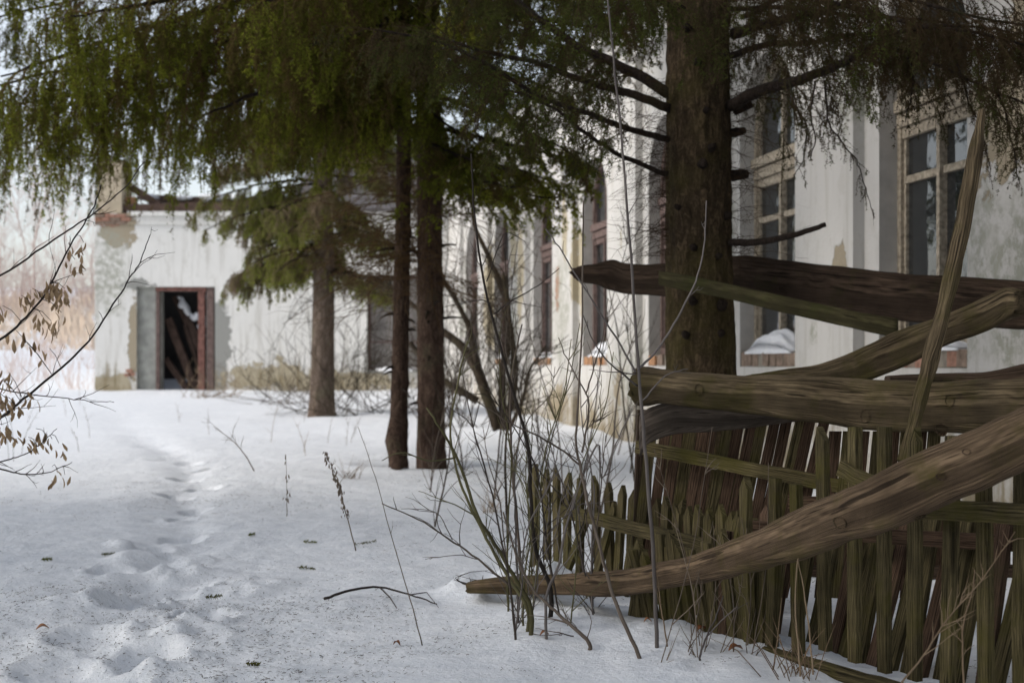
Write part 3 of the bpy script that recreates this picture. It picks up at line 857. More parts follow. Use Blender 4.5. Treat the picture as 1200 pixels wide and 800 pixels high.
# --- the big spruce beside the fence
def fine(px, py): return P(px, py, 8.0)
b0 = P(820, 618, 8.0)
big = thing('big_spruce', 'thick mossy spruce trunk standing behind the fence with drooping dark boughs', 'tree', (b0.x, b0.y, .05))
V, F, U = trunk_mesh((b0.x-.005, b0.y, -.2), (b0.x+.06, b0.y+.1, 13.5), .217, .06, 420, 72, .075, .25, 2)
mk('trunk', V, F, M['bark_big'], big, U)
def knot(px, py, r, tree, cx=820, d=8.0, rt=.205, out=.016):
    ox = (px - cx)/FPX*d; ox = max(-rt*.97, min(rt*.97, ox))
    yb = -math.sqrt(max(0, rt*rt - ox*ox))
    c = Vector(((cx-600)/FPX*d + ox, d + yb, P(px, py, d).z)); nrm = Vector((ox, yb, .05)).normalized()
    V, F, U = tube([c - nrm*.03, c + nrm*out*.3, c + nrm*out*.8, c + nrm*out], [r*1.6, r*1.25, r*.9, r*.35], 10)
    V = [v + Vector([random.uniform(-.004,.004) for _ in range(3)]) for v in V]
    mk('knot', V, F, M['limb'], tree, U)
for (px, py, r) in ((830,178,.016),(818,196,.02),(807,292,.014),(842,358,.024),(806,353,.018),(798,392,.017),(840,391,.017),(838,302,.012),(850,255,.016),(790,245,.012),(812,80,.014),(846,70,.014),(822,135,.012),(800,40,.014)):
    knot(px, py, r, big)
for (a, b, r) in (((858,206),(876,204),.03),((858,156),(873,153),.024),((860,128),(880,121),.034)):
    A = P(*a, 7.95); B = P(*b, 7.9)
    V, F, U = tube([A, A.lerp(B,.6), B], [r*1.2, r, r*.8], 9); mk('branch_stub', V, F, M['limb'], big, U)
crb = Crown()
def L3(*pp): return [P(a, b, d) for a, b, d in pp]
limbs = [ # path (px, py, distance), radii, dress?
 (L3((788,112,8.0),(733,80,8.1),(683,57,8.2),(633,23,8.3),(592,-8,8.4),(530,-40,8.5)), .042, .012, 1),
 (L3((786,127,7.95),(733,108,8.0),(690,97,8.05),(633,75,8.1),(573,62,8.2),(500,40,8.3)), .034, .008, 1),
 (L3((784,163,7.9),(740,152,7.8),(700,137,7.75),(633,113,7.7),(573,77,7.6),(517,50,7.6),(440,35,7.6)), .024, .006, 1),
 (L3((782,204,7.9),(740,188,7.8),(712,174,7.7),(683,153,7.65),(653,130,7.6),(615,112,7.6),(560,100,7.6)), .019, .005, 2),
 (L3((856,124,7.9),(890,107,7.7),(930,96,7.5),(975,80,7.3),(1010,62,7.2),(1045,42,7.1),(1100,30,7.0),(1170,34,7.0)), .046, .004, 3),
 (L3((858,40,7.95),(900,28,7.8),(960,14,7.6),(1020,-4,7.4),(1100,-14,7.2),(1200,0,7.0)), .04, .006, 3),
 (L3((870,20,7.9),(930,-5,7.5),(1000,10,7.2),(1080,30,6.9),(1150,40,6.7),(1230,60,6.6)), .02, .005, 3),
 (L3((850,-20,7.8),(900,-30,7.3),(970,-20,6.9),(1050,-5,6.7),(1120,15,6.6),(1200,30,6.6)), .02, .005, 3),
 (L3((800,-40,8.2),(740,-40,8.5),(680,-30,8.8),(620,-20,9.0),(570,0,9.2)), .02, .005, 1),
 (L3((850,10,8.3),(930,10,8.8),(1010,20,9.0),(1100,25,8.9),(1190,50,8.7)), .02, .005, 3),
 (L3((1010,62,7.2),(1055,60,7.1),(1110,82,7.0),(1160,105,6.9),(1215,128,6.9)), .014, .005, 3),
 (L3((858,65,7.9),(900,52,8.2),(950,50,8.4),(1010,40,8.5),(1090,50,8.6),(1180,60,8.6)), .025, .008, 3),
 (L3((800,10,7.8),(770,0,7.4),(730,-10,7.1),(690,-14,6.9)), .025, .01, 1),
 (L3((850,0,8.2),(880,-20,8.6),(940,-40,9.0),(1020,-40,9.3)), .03, .01, 3),
]
for pts, r0, r1, kind in limbs:
    sp = limb_obj(pts, r0*.85, r1, big)
    if kind == 1: dress(crb, sp, 34, .7, .30, .015, .004, .66, .35, 4, 4, .12, .08, rib=.002, sseg=5, tas=6, tl=.10)
    if kind == 2: dress(crb, sp, 12, .35, .16, .010, .0022, .3, .35, 1, 4, .1, .75, rib=.0016)
    if kind == 3: dress(crb, sp, 27, .6, .30, .013, .0034, .45, .42, 4, 4, .05, .12, rib=.002, endtaper=.2, sseg=5, tas=6, tl=.09)
# the spray hanging in front of the wall
for pts in (L3((966,95,7.3),(970,140,7.25),(985,165,7.2),(1003,188,7.2),(1013,215,7.2),(1021,243,7.2)),
            L3((925,95,7.4),(930,120,7.3),(945,150,7.3),(940,190,7.3),(930,205,7.3)),
            L3((955,95,7.3),(950,130,7.3),(955,165,7.2),(948,190,7.2)),
            L3((1060,60,7.0),(1070,90,7.0),(1066,120,7.0),(1060,145,7.0)), L3((1120,70,7.0),(1135,120,7.0),(1150,150,7.0),(1160,200,7.0)),
            L3((1165,100,6.9),(1180,140,6.9),(1190,190,6.9),(1194,215,6.9))):
    sp = limb_obj(pts, .006, .002, big, k=5, name='twig')
    dress(crb, sp, 26, .12, .09, .009, .0022, .3, .8, 4, 2, .1, .2, rib=.0014)
# bare dead twigs at the trunk
p0 = []; d0 = []
for _ in range(210):
    py = random.uniform(90, 300); sgn = random.choice((-1, 1, -1))
    a = random.uniform(-.9, .9)
    p0.append(P(820 + sgn*36, py, 8.0 - .1)); d0.append((sgn*math.cos(a), -abs(math.sin(a))*.6, random.uniform(-.4, .5)))
B = grow(np.array(p0), np.array(d0), RNG.uniform(.12, .5, len(p0)), 6, .07, .2)
crb.shoots(B, 0, 0, 0, .0019, .1)
q = np.repeat(np.arange(len(B)), 4)
T = grow(B[q, RNG.integers(1, 5, len(q))], RNG.normal(0, 1, (len(q), 3)) + np.array([0, 0, -.3]), RNG.uniform(.04, .16, len(q)), 4, .1, .2)
crb.shoots(T, 0, 0, 0, .0013, .1)
# higher tiers of boughs, above the frame
def tiers(cr, tree, cx, cy, z0, z1, n, rmax, tint, nl, w, top, mat='limb', dens=7, nsh=5, r=.035, dr=.35, sl=.45, az=None, k=2):
    for i in range(n):
        f = i/(n-1); z = z0 + (z1-z0)*f
        a = i*2.399 + random.uniform(-.3, .3) if az is None else random.uniform(*az)
        L = rmax*(1 - (z - z0)/(top - z0))**.8*random.uniform(.85, 1.1)
        dx, dy = math.cos(a), math.sin(a)
        pts = [(cx + dx*s*L, cy + dy*s*L, z - dr*L*(s**1.2)*.8 + .12*L*s**4) for s in (0, .2, .45, .7, .9, 1)]
        sp = limb_obj([Vector(p) for p in pts], r*(1-f*.6), .006, tree, mat, 6, .015)
        dress(cr, sp, dens, .75*(1-f*.4), sl, nl, w, tint, .45, k, nsh, .1, rib=.003)
tiers(crb, big, b0.x, b0.y, 4.6, 12.6, 46, 3.6, .55, .035, .009, 13.8, dens=8, nsh=5)
crb.build(M['needle_big'], big)
# the dead broken branch pointing right
limb_obj(L3((856,284,7.85),(885,284,7.7),(915,279,7.6),(945,271,7.5),(968,263,7.45)), .022, .013, big, k=8, wob=.006)

# --- the two slimmer spruces in the middle distance
DP = 12.8
def make_pair(px, d, r0, r1, label, seedv, top):
    b = P(px, 540, d); b.z = G(b.x, b.y)
    tr = thing('slim_spruce', label, 'tree', b, 'spruces standing side by side in the yard')
    V, F, U = trunk_mesh((b.x, b.y, b.z-.15), (b.x+.05, b.y, top), r0, r1, 260, 40, .06, .35, seedv)
    mk('trunk', V, F, M['bark_mid'], tr, U)
    return tr, b
trA, bA = make_pair(469, 12.9, .085, .03, 'thinner left trunk of the twin spruces with a ragged dead stump at its foot', 5, 11)
trB, bB = make_pair(503, 12.7, .132, .045, 'stouter right trunk of the twin spruces with long weeping green boughs', 8, 13)
crA, crB = Crown(), Crown()
def run(cr, tree, d0, pts, r0, r1, **kw):
    sp = limb_obj([P(a, b, d) for a, b, d in pts], r0, r1, tree, 'limb', 6, .02)
    dress(cr, sp, **kw)
curt = dict(dens=15, blen=.6, slen=.7, nl=.024, w=.006, tint=.6, droop=.7, k=5, nsh=4, rib=.004, endtaper=.3, seg=5, sseg=6, tvar=.16, tas=8, tl=.17)
# boughs reaching left (px, py, distance)
left_boughs = [
 ((500,-30,12.7),(430,-10,12.3),(340,10,12.0),(240,40,11.7),(150,66,11.5),(60,85,11.3),(-40,110,11.2)),
 ((500,-90,12.7),(420,-80,12.9),(320,-60,13.0),(200,-30,13.2),(90,0,13.3),(-30,25,13.4)),
 ((500,10,12.7),(440,30,12.6),(360,55,12.4),(270,80,12.3),(180,105,12.2),(90,112,12.2),(-20,128,12.2)),
 ((500,-60,12.7),(430,-40,11.8),(350,-20,11.2),(260,-10,10.8),(170,5,10.5),(80,20,10.3)),
 ((500,40,12.7),(440,62,12.0),(370,85,11.5),(300,110,11.2),(240,135,11.0)),
 ((500,20,12.7),(430,50,13.2),(350,80,13.5),(260,110,13.8),(170,140,14.0),(100,155,14.2),(20,170,14.3)),
 ((500,-50,12.7),(400,-30,12.0),(290,0,11.4),(180,30,11.0),(90,60,10.8),(0,90,10.6)),
 ((500,-10,12.7),(420,10,12.2),(320,30,11.8),(230,60,11.5),(140,100,11.4),(60,130,11.3)),
 ((500,60,12.7),(450,90,12.3),(400,115,12.0),(350,130,11.8)),
 ((500,0,12.7),(460,20,11.9),(420,40,11.2),(380,50,10.7),(330,60,10.3)),
 ((500,-20,12.7),(440,-10,13.2),(360,10,13.8),(280,30,14.2),(200,50,14.5)),
 ((500,-70,12.7),(450,-50,11.6),(400,-30,10.8),(350,-10,10.2),(300,5,9.8)),
 ((500,30,12.7),(460,50,12.1),(420,75,11.6),(380,95,11.2)),
 ((500,-30,12.7),(530,-20,12.0),(550,0,11.2),(560,20,10.6)),
 ((500,-120,12.7),(380,-110,12.2),(260,-90,11.8),(140,-60,11.6),(20,-40,11.5)),
]
for i, pts in enumerate(left_boughs):
    kw = dict(curt); kw['tint'] = [.62,.5,.6,.55,.72,.45,.6,.66,.6,.58,.5,.55,.62,.72,.5][i]
    kw['slen'] = [.75,.6,.75,.65,.8,.9,.75,.8,.6,.55,.6,.6,.55,.5,.6][i]*.95
    if i == 8: kw['tint'] = .75
    run(crB, trB, 0, pts, .042, .008, **kw)
# boughs of the thinner tree and those spreading to the right, flat and green at the tips
right_boughs = [
 ((503,110,12.7),(550,125,12.3),(600,145,12.0),(650,170,11.8),(682,192,11.7)),
 ((503,150,12.7),(560,160,12.4),(620,175,12.2),(670,185,12.1)),
 ((503,185,12.7),(560,190,12.6),(610,200,12.5),(655,214,12.4)),
 ((503,215,12.7),(560,222,12.4),(610,228,12.3),(658,232,12.2)),
 ((503,60,12.7),(560,75,12.6),(620,95,12.5),(680,120,12.5)),
 ((503,20,12.7),(560,30,13.0),(620,45,13.2),(680,60,13.4),(740,85,13.5)),
 ((503,-20,12.7),(570,-15,12.9),(640,0,13.1),(720,20,13.2)),
 ((503,90,12.7),(540,90,12.0),(570,105,11.4),(590,125,11.0)),
 ((503,170,12.7),(530,175,13.2),(570,190,13.8),(610,205,14.2)),
 ((503,130,12.7),(470,125,12.2),(430,135,11.8),(400,145,11.5)),
 ((503,170,12.7),(530,180,12.0),(560,190,11.6),(600,200,11.4)),
 ((503,200,12.7),(540,208,12.0),(575,215,11.6),(615,220,11.4)),
]
for i, pts in enumerate(right_boughs):
    run(crB, trB, 0, pts, .026, .006, dens=20, blen=.6, slen=.24, nl=.022, w=.007, tint=.66 if i < 8 else .5, droop=.14, k=4, nsh=5, tas=3, tl=.09, sseg=4, rib=.003, endtaper=.45, tvar=.18)
for pts in (((469,90,12.9),(430,100,13.0),(380,118,13.2),(320,140,13.4)), ((469,60,12.9),(440,70,12.2),(410,90,11.8),(380,115,11.5)),
            ((469,140,12.9),(430,150,12.6),(395,165,12.5)), ((469,120,12.9),(500,130,12.3),(530,150,12.0),(560,170,11.9)), ((469,30,12.9),(430,30,12.0),(390,45,11.4),(340,70,11.0))):
    run(crA, trA, 0, pts, .022, .006, dens=13, blen=.5, slen=.45, nl=.024, w=.007, tint=.68, droop=.5, k=4, nsh=4, rib=.003, tas=6, tl=.14, sseg=5)
# thin bare dead branches lower on both trunks
for tree, cr, px, d, z0, z1, n in ((trA, crA, 469, 12.9, 175, 330, 60), (trB, crB, 503, 12.7, 190, 340, 90)):
    p0 = np.array([P(px, random.uniform(z0, z1), d) for _ in range(n)])
    az = RNG.uniform(0, 6.28, n)
    B = grow(p0, np.stack([np.cos(az), np.sin(az), RNG.uniform(-.25, .2, n)], -1), RNG.uniform(.5, 1.5, n), 7, .03, .1)
    cr.shoots(B, 0, 0, 0, .006, .05)
    q = np.repeat(np.arange(n), 9)
    T = grow(B[q, RNG.integers(1, 7, len(q))], np.stack([np.cos(az[q]), np.sin(az[q]), RNG.uniform(-.4, .1, len(q))], -1) + RNG.normal(0, .6, (len(q), 3)), RNG.uniform(.15, .5, len(q)), 5, .12, .15)
    cr.shoots(T, 0, 0, 0, .003, .05)
tiers(crB, trB, bB.x, bB.y, 5.0, 12.2, 40, 3.6, .6, .05, .016, 13.2, dens=7, nsh=6, k=3)
tiers(crA, trA, bA.x, bA.y, 4.6, 10, 20, 2.3, .6, .05, .016, 11.2, dens=6, nsh=5)
crA.build(M['needle'], trA); crB.build(M['needle'], trB)
for tree, px, d, rt in ((trA, 469, 12.9, .07), (trB, 503, 12.7, .115)):
    for _ in range(9):
        py = random.uniform(250, 500); a = random.uniform(math.pi, 2*math.pi); c0 = P(px, py, d); dv_ = Vector((math.cos(a), math.sin(a), random.uniform(-.3,.3))); L_ = random.uniform(.06,.22)
        V, F, U = tube([c0+dv_*rt*.8, c0+dv_*(rt+L_*.5), c0+dv_*(rt+L_)+Vector((0,0,-.02))], [.016,.011,.006], 6); mk('branch_stub', V, F, M['limb'], tree, U)
# ragged dead stump leaning at the foot of the thinner trunk
b = P(467, 577, 12.1); b.z = G(b.x, b.y)
V, F, U = tube([Vector((b.x, b.y, b.z-.02)), P(466,545,12.2), P(462,515,12.35), P(466,488,12.5), P(470,470,12.6)], [.035,.07,.085,.06,.01], 12)
V = [v + Vector((N3(v.x*22,v.y*22,v.z*9)*.035, 0, N3(v.x*30,v.z*9,3)*.03)) for v in V]
o = mk('dead_stump', V, F, M['bark_mid'], None, U, origin=b); tag(o, 'ragged slab of dead bark propped against the foot of the thinner twin spruce', 'stump')

# --- spruce close to the end wall
c = P(378, 481, 23.2)
far = thing('far_spruce', 'pale-barked spruce near the end wall with a brownish bushy crown', 'tree', (c.x, c.y, G(c.x, c.y)))
V, F, U = trunk_mesh((c.x, c.y, .05), (c.x, c.y, 12), .21, .06, 200, 40, .05, .25, 12); mk('trunk', V, F, M['bark_far'], far, U)
cf = Crown()
for i in range(62):
    py = random.uniform(110, 322); d0 = 23.2
    z = P(0, py, d0).z; a = random.uniform(0, 6.28) if i > 12 else random.uniform(2.6, 3.9)
    L = random.uniform(1.3, 2.1)*(1.0 if py < 250 else .85)
    pts = [(c.x + math.cos(a)*s*L, c.y + math.sin(a)*s*L, z + .05*L*s - .28*L*s*s) for s in (0,.25,.5,.75,1)]
    sp = limb_obj([Vector(p) for p in pts], .03, .008, far, 'limb', 5, .03)
    dress(cf, sp, 14, .5, .34, .035, .010, [.85,.5,.78,.3,.9][i % 5], .5, 3, 4, .1, bare=.25, rib=.007, tvar=.2, tas=4, tl=.16, sseg=5)
tiers(cf, far, c.x, c.y, 5.4, 11.5, 30, 2.4, .6, .07, .02, 12.5, dens=7, nsh=5)
cf.build(M['needle_far'], far)

# --- unseen spruces added round the camera to shade foreground and wing
for (x, y, H, rm, l) in ((-6.8, 1.2, 15, 3.6, 'unseen shade spruce added left of the photographer'), (-8.4, 6.4, 15, 3.7, 'unseen shade spruce added to the left of the yard'),
                      (3.0, -1.2, 13, 3.2, 'unseen shade spruce added behind the photographer at the right, near the wing'), (-7.0, -5.5, 16, 4.0, 'farther unseen shade spruce added behind the photographer on the left')):
    tr = thing('shade_spruce', l, 'tree', (x, y, 0)); V, F, U = trunk_mesh((x, y, -.1), (x, y, H), .22, .05, 60, 20, .05, .3, x)
    mk('trunk', V, F, M['bark_mid'], tr, U); cc = Crown()
    tiers(cc, tr, x, y, 2.6, H-.6, 44, rm, .55, .13, .045, H, dens=5, nsh=4, k=3, sl=.6); cc.build(M['needle'], tr)

# ------------------------------------------------------------------ willow stems against the wing
def stems(tree, specs, mat, name='stem', k=7):
    out = []
    for pts, r0, r1 in specs:
        sp = limb_obj([P(*p) for p in pts], r0, r1, tree, mat, k, .006, name); out.append(sp)
    return out
def sprigs(cr_mb, sp, n, L, r, seg=4, spread=.8, up=.35, start=.25):
    """thin side twigs along a stem"""
    for _ in range(n):
        f = random.uniform(start, 1); i = min(int(f*(len(sp)-1)), len(sp)-2)
        p = Vector(sp[i]); t = (Vector(sp[i+1]) - p).normalized()
        a = Vector([random.gauss(0, 1) for _ in range(3)]); s = t.cross(a).normalized()
        d = (t*random.uniform(.5, 1.0) + s*spread + Vector((0,0,up))).normalized()
        pts = [p]; l = L*random.uniform(.4, 1.2)*(1.15 - .5*f)
        for _k in range(seg):
            d = (d + Vector([random.gauss(0, .14) for _ in range(3)])).normalized()
            pts.append(pts[-1] + d*l/seg)
        cr_mb.tube(pts, [r*(1-.7*j/seg) for j in range(seg+1)], 4)
        if random.random() < .6:
            j = random.randint(1, seg-1); q = pts[j]; dd = (d + Vector([random.gauss(0, .6) for _ in range(3)])).normalized()
            cr_mb.tube([q, q+dd*l*.25, q+dd*l*.45+Vector((0,0,.01))], [r*.6, r*.45, r*.25], 4)
wb = P(584, 500, 16.5)
wil = thing('willow_tree', 'crooked many-stemmed willow leaning against the white wing', 'tree', (wb.x, wb.y, G(wb.x, wb.y)))
spw = stems(wil, [
 (((584,503,16.5),(572,470,16.5),(557,430,16.6),(540,405,16.7),(516,386,16.8),(500,372,16.8)), .075, .04),
 (((590,503,16.6),(588,440,16.6),(596,400,16.6),(592,350,16.6),(572,300,16.6),(556,262,16.6),(552,215,16.7)), .055, .02),
 (((560,470,16.8),(535,455,16.8),(510,440,16.9),(495,420,17.0),(480,400,17)), .05, .025),
 (((590,503,16.4),(600,470,16.3),(604,430,16.2),(598,380,16.2),(590,320,16.2)), .045, .02),
 (((596,503,16.4),(612,470,16.2),(620,435,16.1),(640,405,16.0)), .03, .012),
 (((560,430,16.6),(548,380,16.5),(520,330,16.5),(495,300,16.4),(470,285,16.3)), .04, .015),
 (((500,372,16.8),(470,345,16.9),(450,330,17.0),(430,320,17.0)), .03, .012)], 'willow')
m = MB()
for sp in spw: sprigs(m, sp, 26, .9, .008, 5, .9, .2, .15)
m.build('twig', M['willow'], wil)

# low bare bushes in front of the end wall
def bush(label, px, py, w, h, n, mat='twig', name='bare_bush', rr=.006, group=None, cat='bush', seg=5, sub=2):
    x, y = gpoint(px, py); z = G(x, y)
    o = thing(name, label, cat, (x, y, z), group)
    m = MB()
    for _ in range(n):
        a = random.uniform(0, 6.28); s = random.uniform(.1, 1)
        d = Vector((math.cos(a)*s*w, math.sin(a)*s*w*.6, h*random.uniform(.3, 1.05)))
        bx_, by_ = random.gauss(0, w*.35), random.gauss(0, w*.25); kx, kz = random.gauss(0, w*.35), random.gauss(0, h*.1); pts = []
        for k in range(seg+1):
            f = k/seg; pts.append(Vector((x+bx_, y+by_, z-.02)) + Vector((d.x*f**.8 + kx*math.sin(f*3.1), d.y*f**.8, d.z*f**1.1 - kz*math.sin(f*3.1)*f)) + Vector([random.gauss(0, .018*h)*f for _ in range(3)]))
        m.tube(pts, [rr*(1-.75*k/seg) for k in range(seg+1)], 4)
        sprigs(m, pts, sub, h*.35, rr*.5, 3, .8, .2, .3)
    m.build('twig', M[mat], o); return o
bush('wide bare bush between the pale spruce and the twin trunks', 425, 484, 1.7, 2.4, 40, 'willow', rr=.008, sub=9)
bush('bare bush at the right foot of the rusty doorway', 246, 466, .7, .9, 24, 'straw', rr=.008)
bush('low tangled bush to the left of the pale spruce', 345, 472, 1.3, 1.2, 26, 'weed', rr=.006, sub=7)
bush('heap of dark twigs and old leaves at the buried left end of the pale log', 592, 698, .22, .09, 22, 'darktwig', name='twig_heap', rr=.004, cat='brush', sub=2)
bush('tall bare bush right behind the stouter twin trunk', 535, 500, 1.0, 2.6, 22, 'willow', rr=.009, sub=6)

# ------------------------------------------------------------------ shrub stems in front of the fence (px, py, distance)
def sapling(label, pts, r0, r1, mat, twigs=(), rand=10, rl=.3, cat='shrub', name='sapling', group=None, rr=.0022):
    P0 = P(*pts[0]); zg = G(P0.x, P0.y)
    o = thing(name, label, cat, (P0.x, P0.y, zg), group)
    PP = [P(*p) for p in pts]; PP = [Vector((PP[0].x, PP[0].y, min(zg-.02, PP[0].z)))] + PP
    sp = limb_obj(PP, r0, r1, o, mat, 8, .004, 'stem')
    for tp, a, b in twigs:
        s2 = limb_obj([P(*p) for p in tp], a, b, o, mat, 6, .004, 'side_stem')
        m = MB(); sprigs(m, s2, max(2, rand//3), rl*.6, rr*.8, 3, .6, .25)
        m.build('twig', M[mat], o)
    if rand:
        m = MB(); sprigs(m, sp, rand, rl, rr, 4, .6, .3, .2); m.build('twig', M[mat], o)
    return o
sapling('tall smooth grey sapling rising in front of the fence past the plank ends', [(770,757,4.7),(765,640,4.7),(757,540,4.7),(749,440,4.75),(742,340,4.8),(734,230,4.8),(723,110,4.9),(712,0,4.9),(704,-70,5.0)], .0078, .0028, 'greytwig',
        [(((745,436,4.75),(715,385,4.75),(683,335,4.7),(655,290,4.7),(640,268,4.7)), .004, .0018), (((747,452,4.75),(722,432,4.7),(700,408,4.7),(682,368,4.7)), .004, .0015),
         (((747,432,4.75),(770,410,4.8),(794,372,4.8),(815,330,4.8),(825,290,4.8),(828,235,4.8)), .0045, .002), (((752,470,4.75),(780,440,4.8),(806,432,4.8)), .003, .0015), (((745,438,4.75),(720,436,4.7),(690,433,4.7)), .0025, .001)], 3, .12)
sapling('slender straight sapling crossing the arched window sill', [(748,766,4.6),(725,715,4.65),(710,668,4.7),(697,617,4.8),(688,585,4.8),(680,545,4.9),(675,520,4.9),(678,460,4.9),(682,380,5),(683,300,5),(684,235,5)], .0078, .0025, 'twig',
        [(((680,545,4.9),(655,525,4.9),(625,508,4.8),(600,497,4.8),(560,470,4.8)), .004, .0018), (((682,530,4.9),(690,480,4.9),(686,460,4.9),(664,420,5),(655,395,5)), .004, .0015), (((686,462,4.9),(696,430,4.9),(706,395,4.9),(712,350,5)), .003, .0012),
         (((690,500,4.9),(700,492,4.9),(714,486,4.9)), .002, .001)], 6, .18)
sapling('dark straight stem at the centre of the shrub clump', [(645,690,5.2),(627,640,5.2),(622,580,5.2),(618,520,5.2),(590,420,5.2),(567,330,5.25),(556,250,5.3),(552,180,5.3),(571,102,5.3)][:8], .010, .003, 'darktwig',
        [(((578,368,5.2),(600,352,5.2),(630,335,5.2),(655,315,5.2)), .003, .0012), (((570,330,5.25),(590,275,5.2),(606,278,5.2)), .0025, .001), (((575,355,5.2),(560,352,5.2),(520,360,5.2)), .0025, .001)], 8, .2)
sapling('mossy green stem leaning left out of the shrub base', [(692,757,4.95),(665,725,5.0),(640,700,5.05),(612,700,5.1)][:0] or [(622,712,4.95),(605,680,5.0),(585,645,5.0),(560,605,5.0),(548,570,5.05),(535,535,5.1),(515,500,5.1),(500,478,5.15)], .009, .004, 'greentwig',
        [(((535,535,5.1),(505,540,5.05),(470,530,5.0),(447,540,5.0)), .0035, .0015), (((560,605,5.0),(525,588,4.95),(490,575,4.95)), .003, .0012)], 8, .2)
sapling('greenish stem arching up and left from the shrub base', [(618,712,5.0),(595,675,5.05),(575,640,5.1),(550,590,5.15),(535,550,5.2),(528,500,5.25),(538,440,5.3),(548,400,5.3)], .008, .003, 'greentwig', [], 9, .25)
sapling('thin stem bending left near the ground beside the fallen log', [(618,702,5.05),(590,680,5.05),(560,655,5.05),(525,630,5.05),(490,608,5.0),(448,590,4.95)], .006, .002, 'twig', [(((560,655,5.05),(535,650,5.0),(498,655,4.9)), .002, .001), (((530,632,5.05),(510,600,5.0),(470,596,4.95)), .002, .001)], 6, .2)
sapling('upright brown stem behind the low picket row end', [(612,690,5.6),(605,600,5.6),(600,540,5.6),(598,470,5.65),(603,420,5.7),(612,380,5.7)], .008, .003, 'twig', [(((600,540,5.6),(620,490,5.6),(645,462,5.6),(650,430,5.6)), .003, .0012)], 9, .25)
sapling('brown stem leaning right across the low pickets', [(640,700,4.9),(655,660,5.0),(668,600,5.05),(700,520,5.1),(735,480,5.2),(757,440,5.2)][:4] + [(705,560,5.1),(722,520,5.15),(738,480,5.2)], .006, .002, 'greytwig', [], 7, .2)
sapling('short forked stem standing left of the leaf in the snow', [(820,770,4.55),(828,745,4.55),(838,725,4.6),(848,697,4.6)], .0045, .002, 'greytwig', [(((828,745,4.55),(845,727,4.6),(864,710,4.6)), .003, .0015)], 0)
sapling('low stem lying out rightwards over the snow', [(690,752,4.75),(670,733,4.8),(650,715,4.85),(625,690,4.9),(605,650,4.95),(590,600,5)], .008, .003, 'twig', [(((672,745,4.75),(650,740,4.7),(627,736,4.7)), .0025, .001)], 6, .2)
GS = 'thin bare shoots of the shrub clump'
for i in range(20):
    bx = random.uniform(585, 700); d = random.uniform(4.9, 5.9)
    yb = HOR + (CAMZ-.05)*FPX/d
    tx = bx + random.uniform(-120, 95); ty = random.uniform(360, 580)
    mx = bx + (tx-bx)*.35 + random.uniform(-8, 8)
    sapling('thin bare shoot among the shrub clump before the low pickets', [(bx, yb, d), (bx+(tx-bx)*.15, yb-(yb-ty)*.25, d), (mx, yb-(yb-ty)*.55, d), (tx-(tx-bx)*.2, yb-(yb-ty)*.8, d), (tx, ty, d+.1)], random.uniform(.003,.0065), .0015, random.choice(['twig','greentwig','darktwig','greytwig']), [], 9, .24, name='shrub_shoot', group=GS)
UG = 'thin dark stems growing along the foot of the wing'
for i in range(17):
    bx = random.uniform(495, 745); d = random.uniform(7.5, 14.5); xw = (bx-600)/FPX*d
    yb = HOR + (CAMZ-.08)*FPX/d; tx = bx + random.uniform(-70, 70); ty = random.uniform(250, 430)
    sapling('thin dark bare stem between the shrub clump and the white wing', [(bx, yb, d), (bx+(tx-bx)*.2+random.uniform(-8,8), yb-(yb-ty)*.3, d), (bx+(tx-bx)*.5+random.uniform(-8,8), yb-(yb-ty)*.65, d), (tx, ty, d)], random.uniform(.006,.012), .002, random.choice(['darktwig','twig','willow']), [], 12, .5, name='dark_stem', group=UG, rr=.003)
for i in range(9):
    bx = random.uniform(760, 880); d = random.uniform(4.5, 4.75)
    yb = HOR + (CAMZ-.05)*FPX/d; tx = bx + random.uniform(-70, 60); ty = random.uniform(500, 640)
    sapling('thin pale shoot in front of the leaning pickets', [(bx, yb, d), ((bx+tx)/2+8, (yb+ty)/2, d), (tx, ty, d)], .0025, .001, 'weed', [], 5, .16, name='pale_shoot', group='thin pale shoots before the leaning pickets')

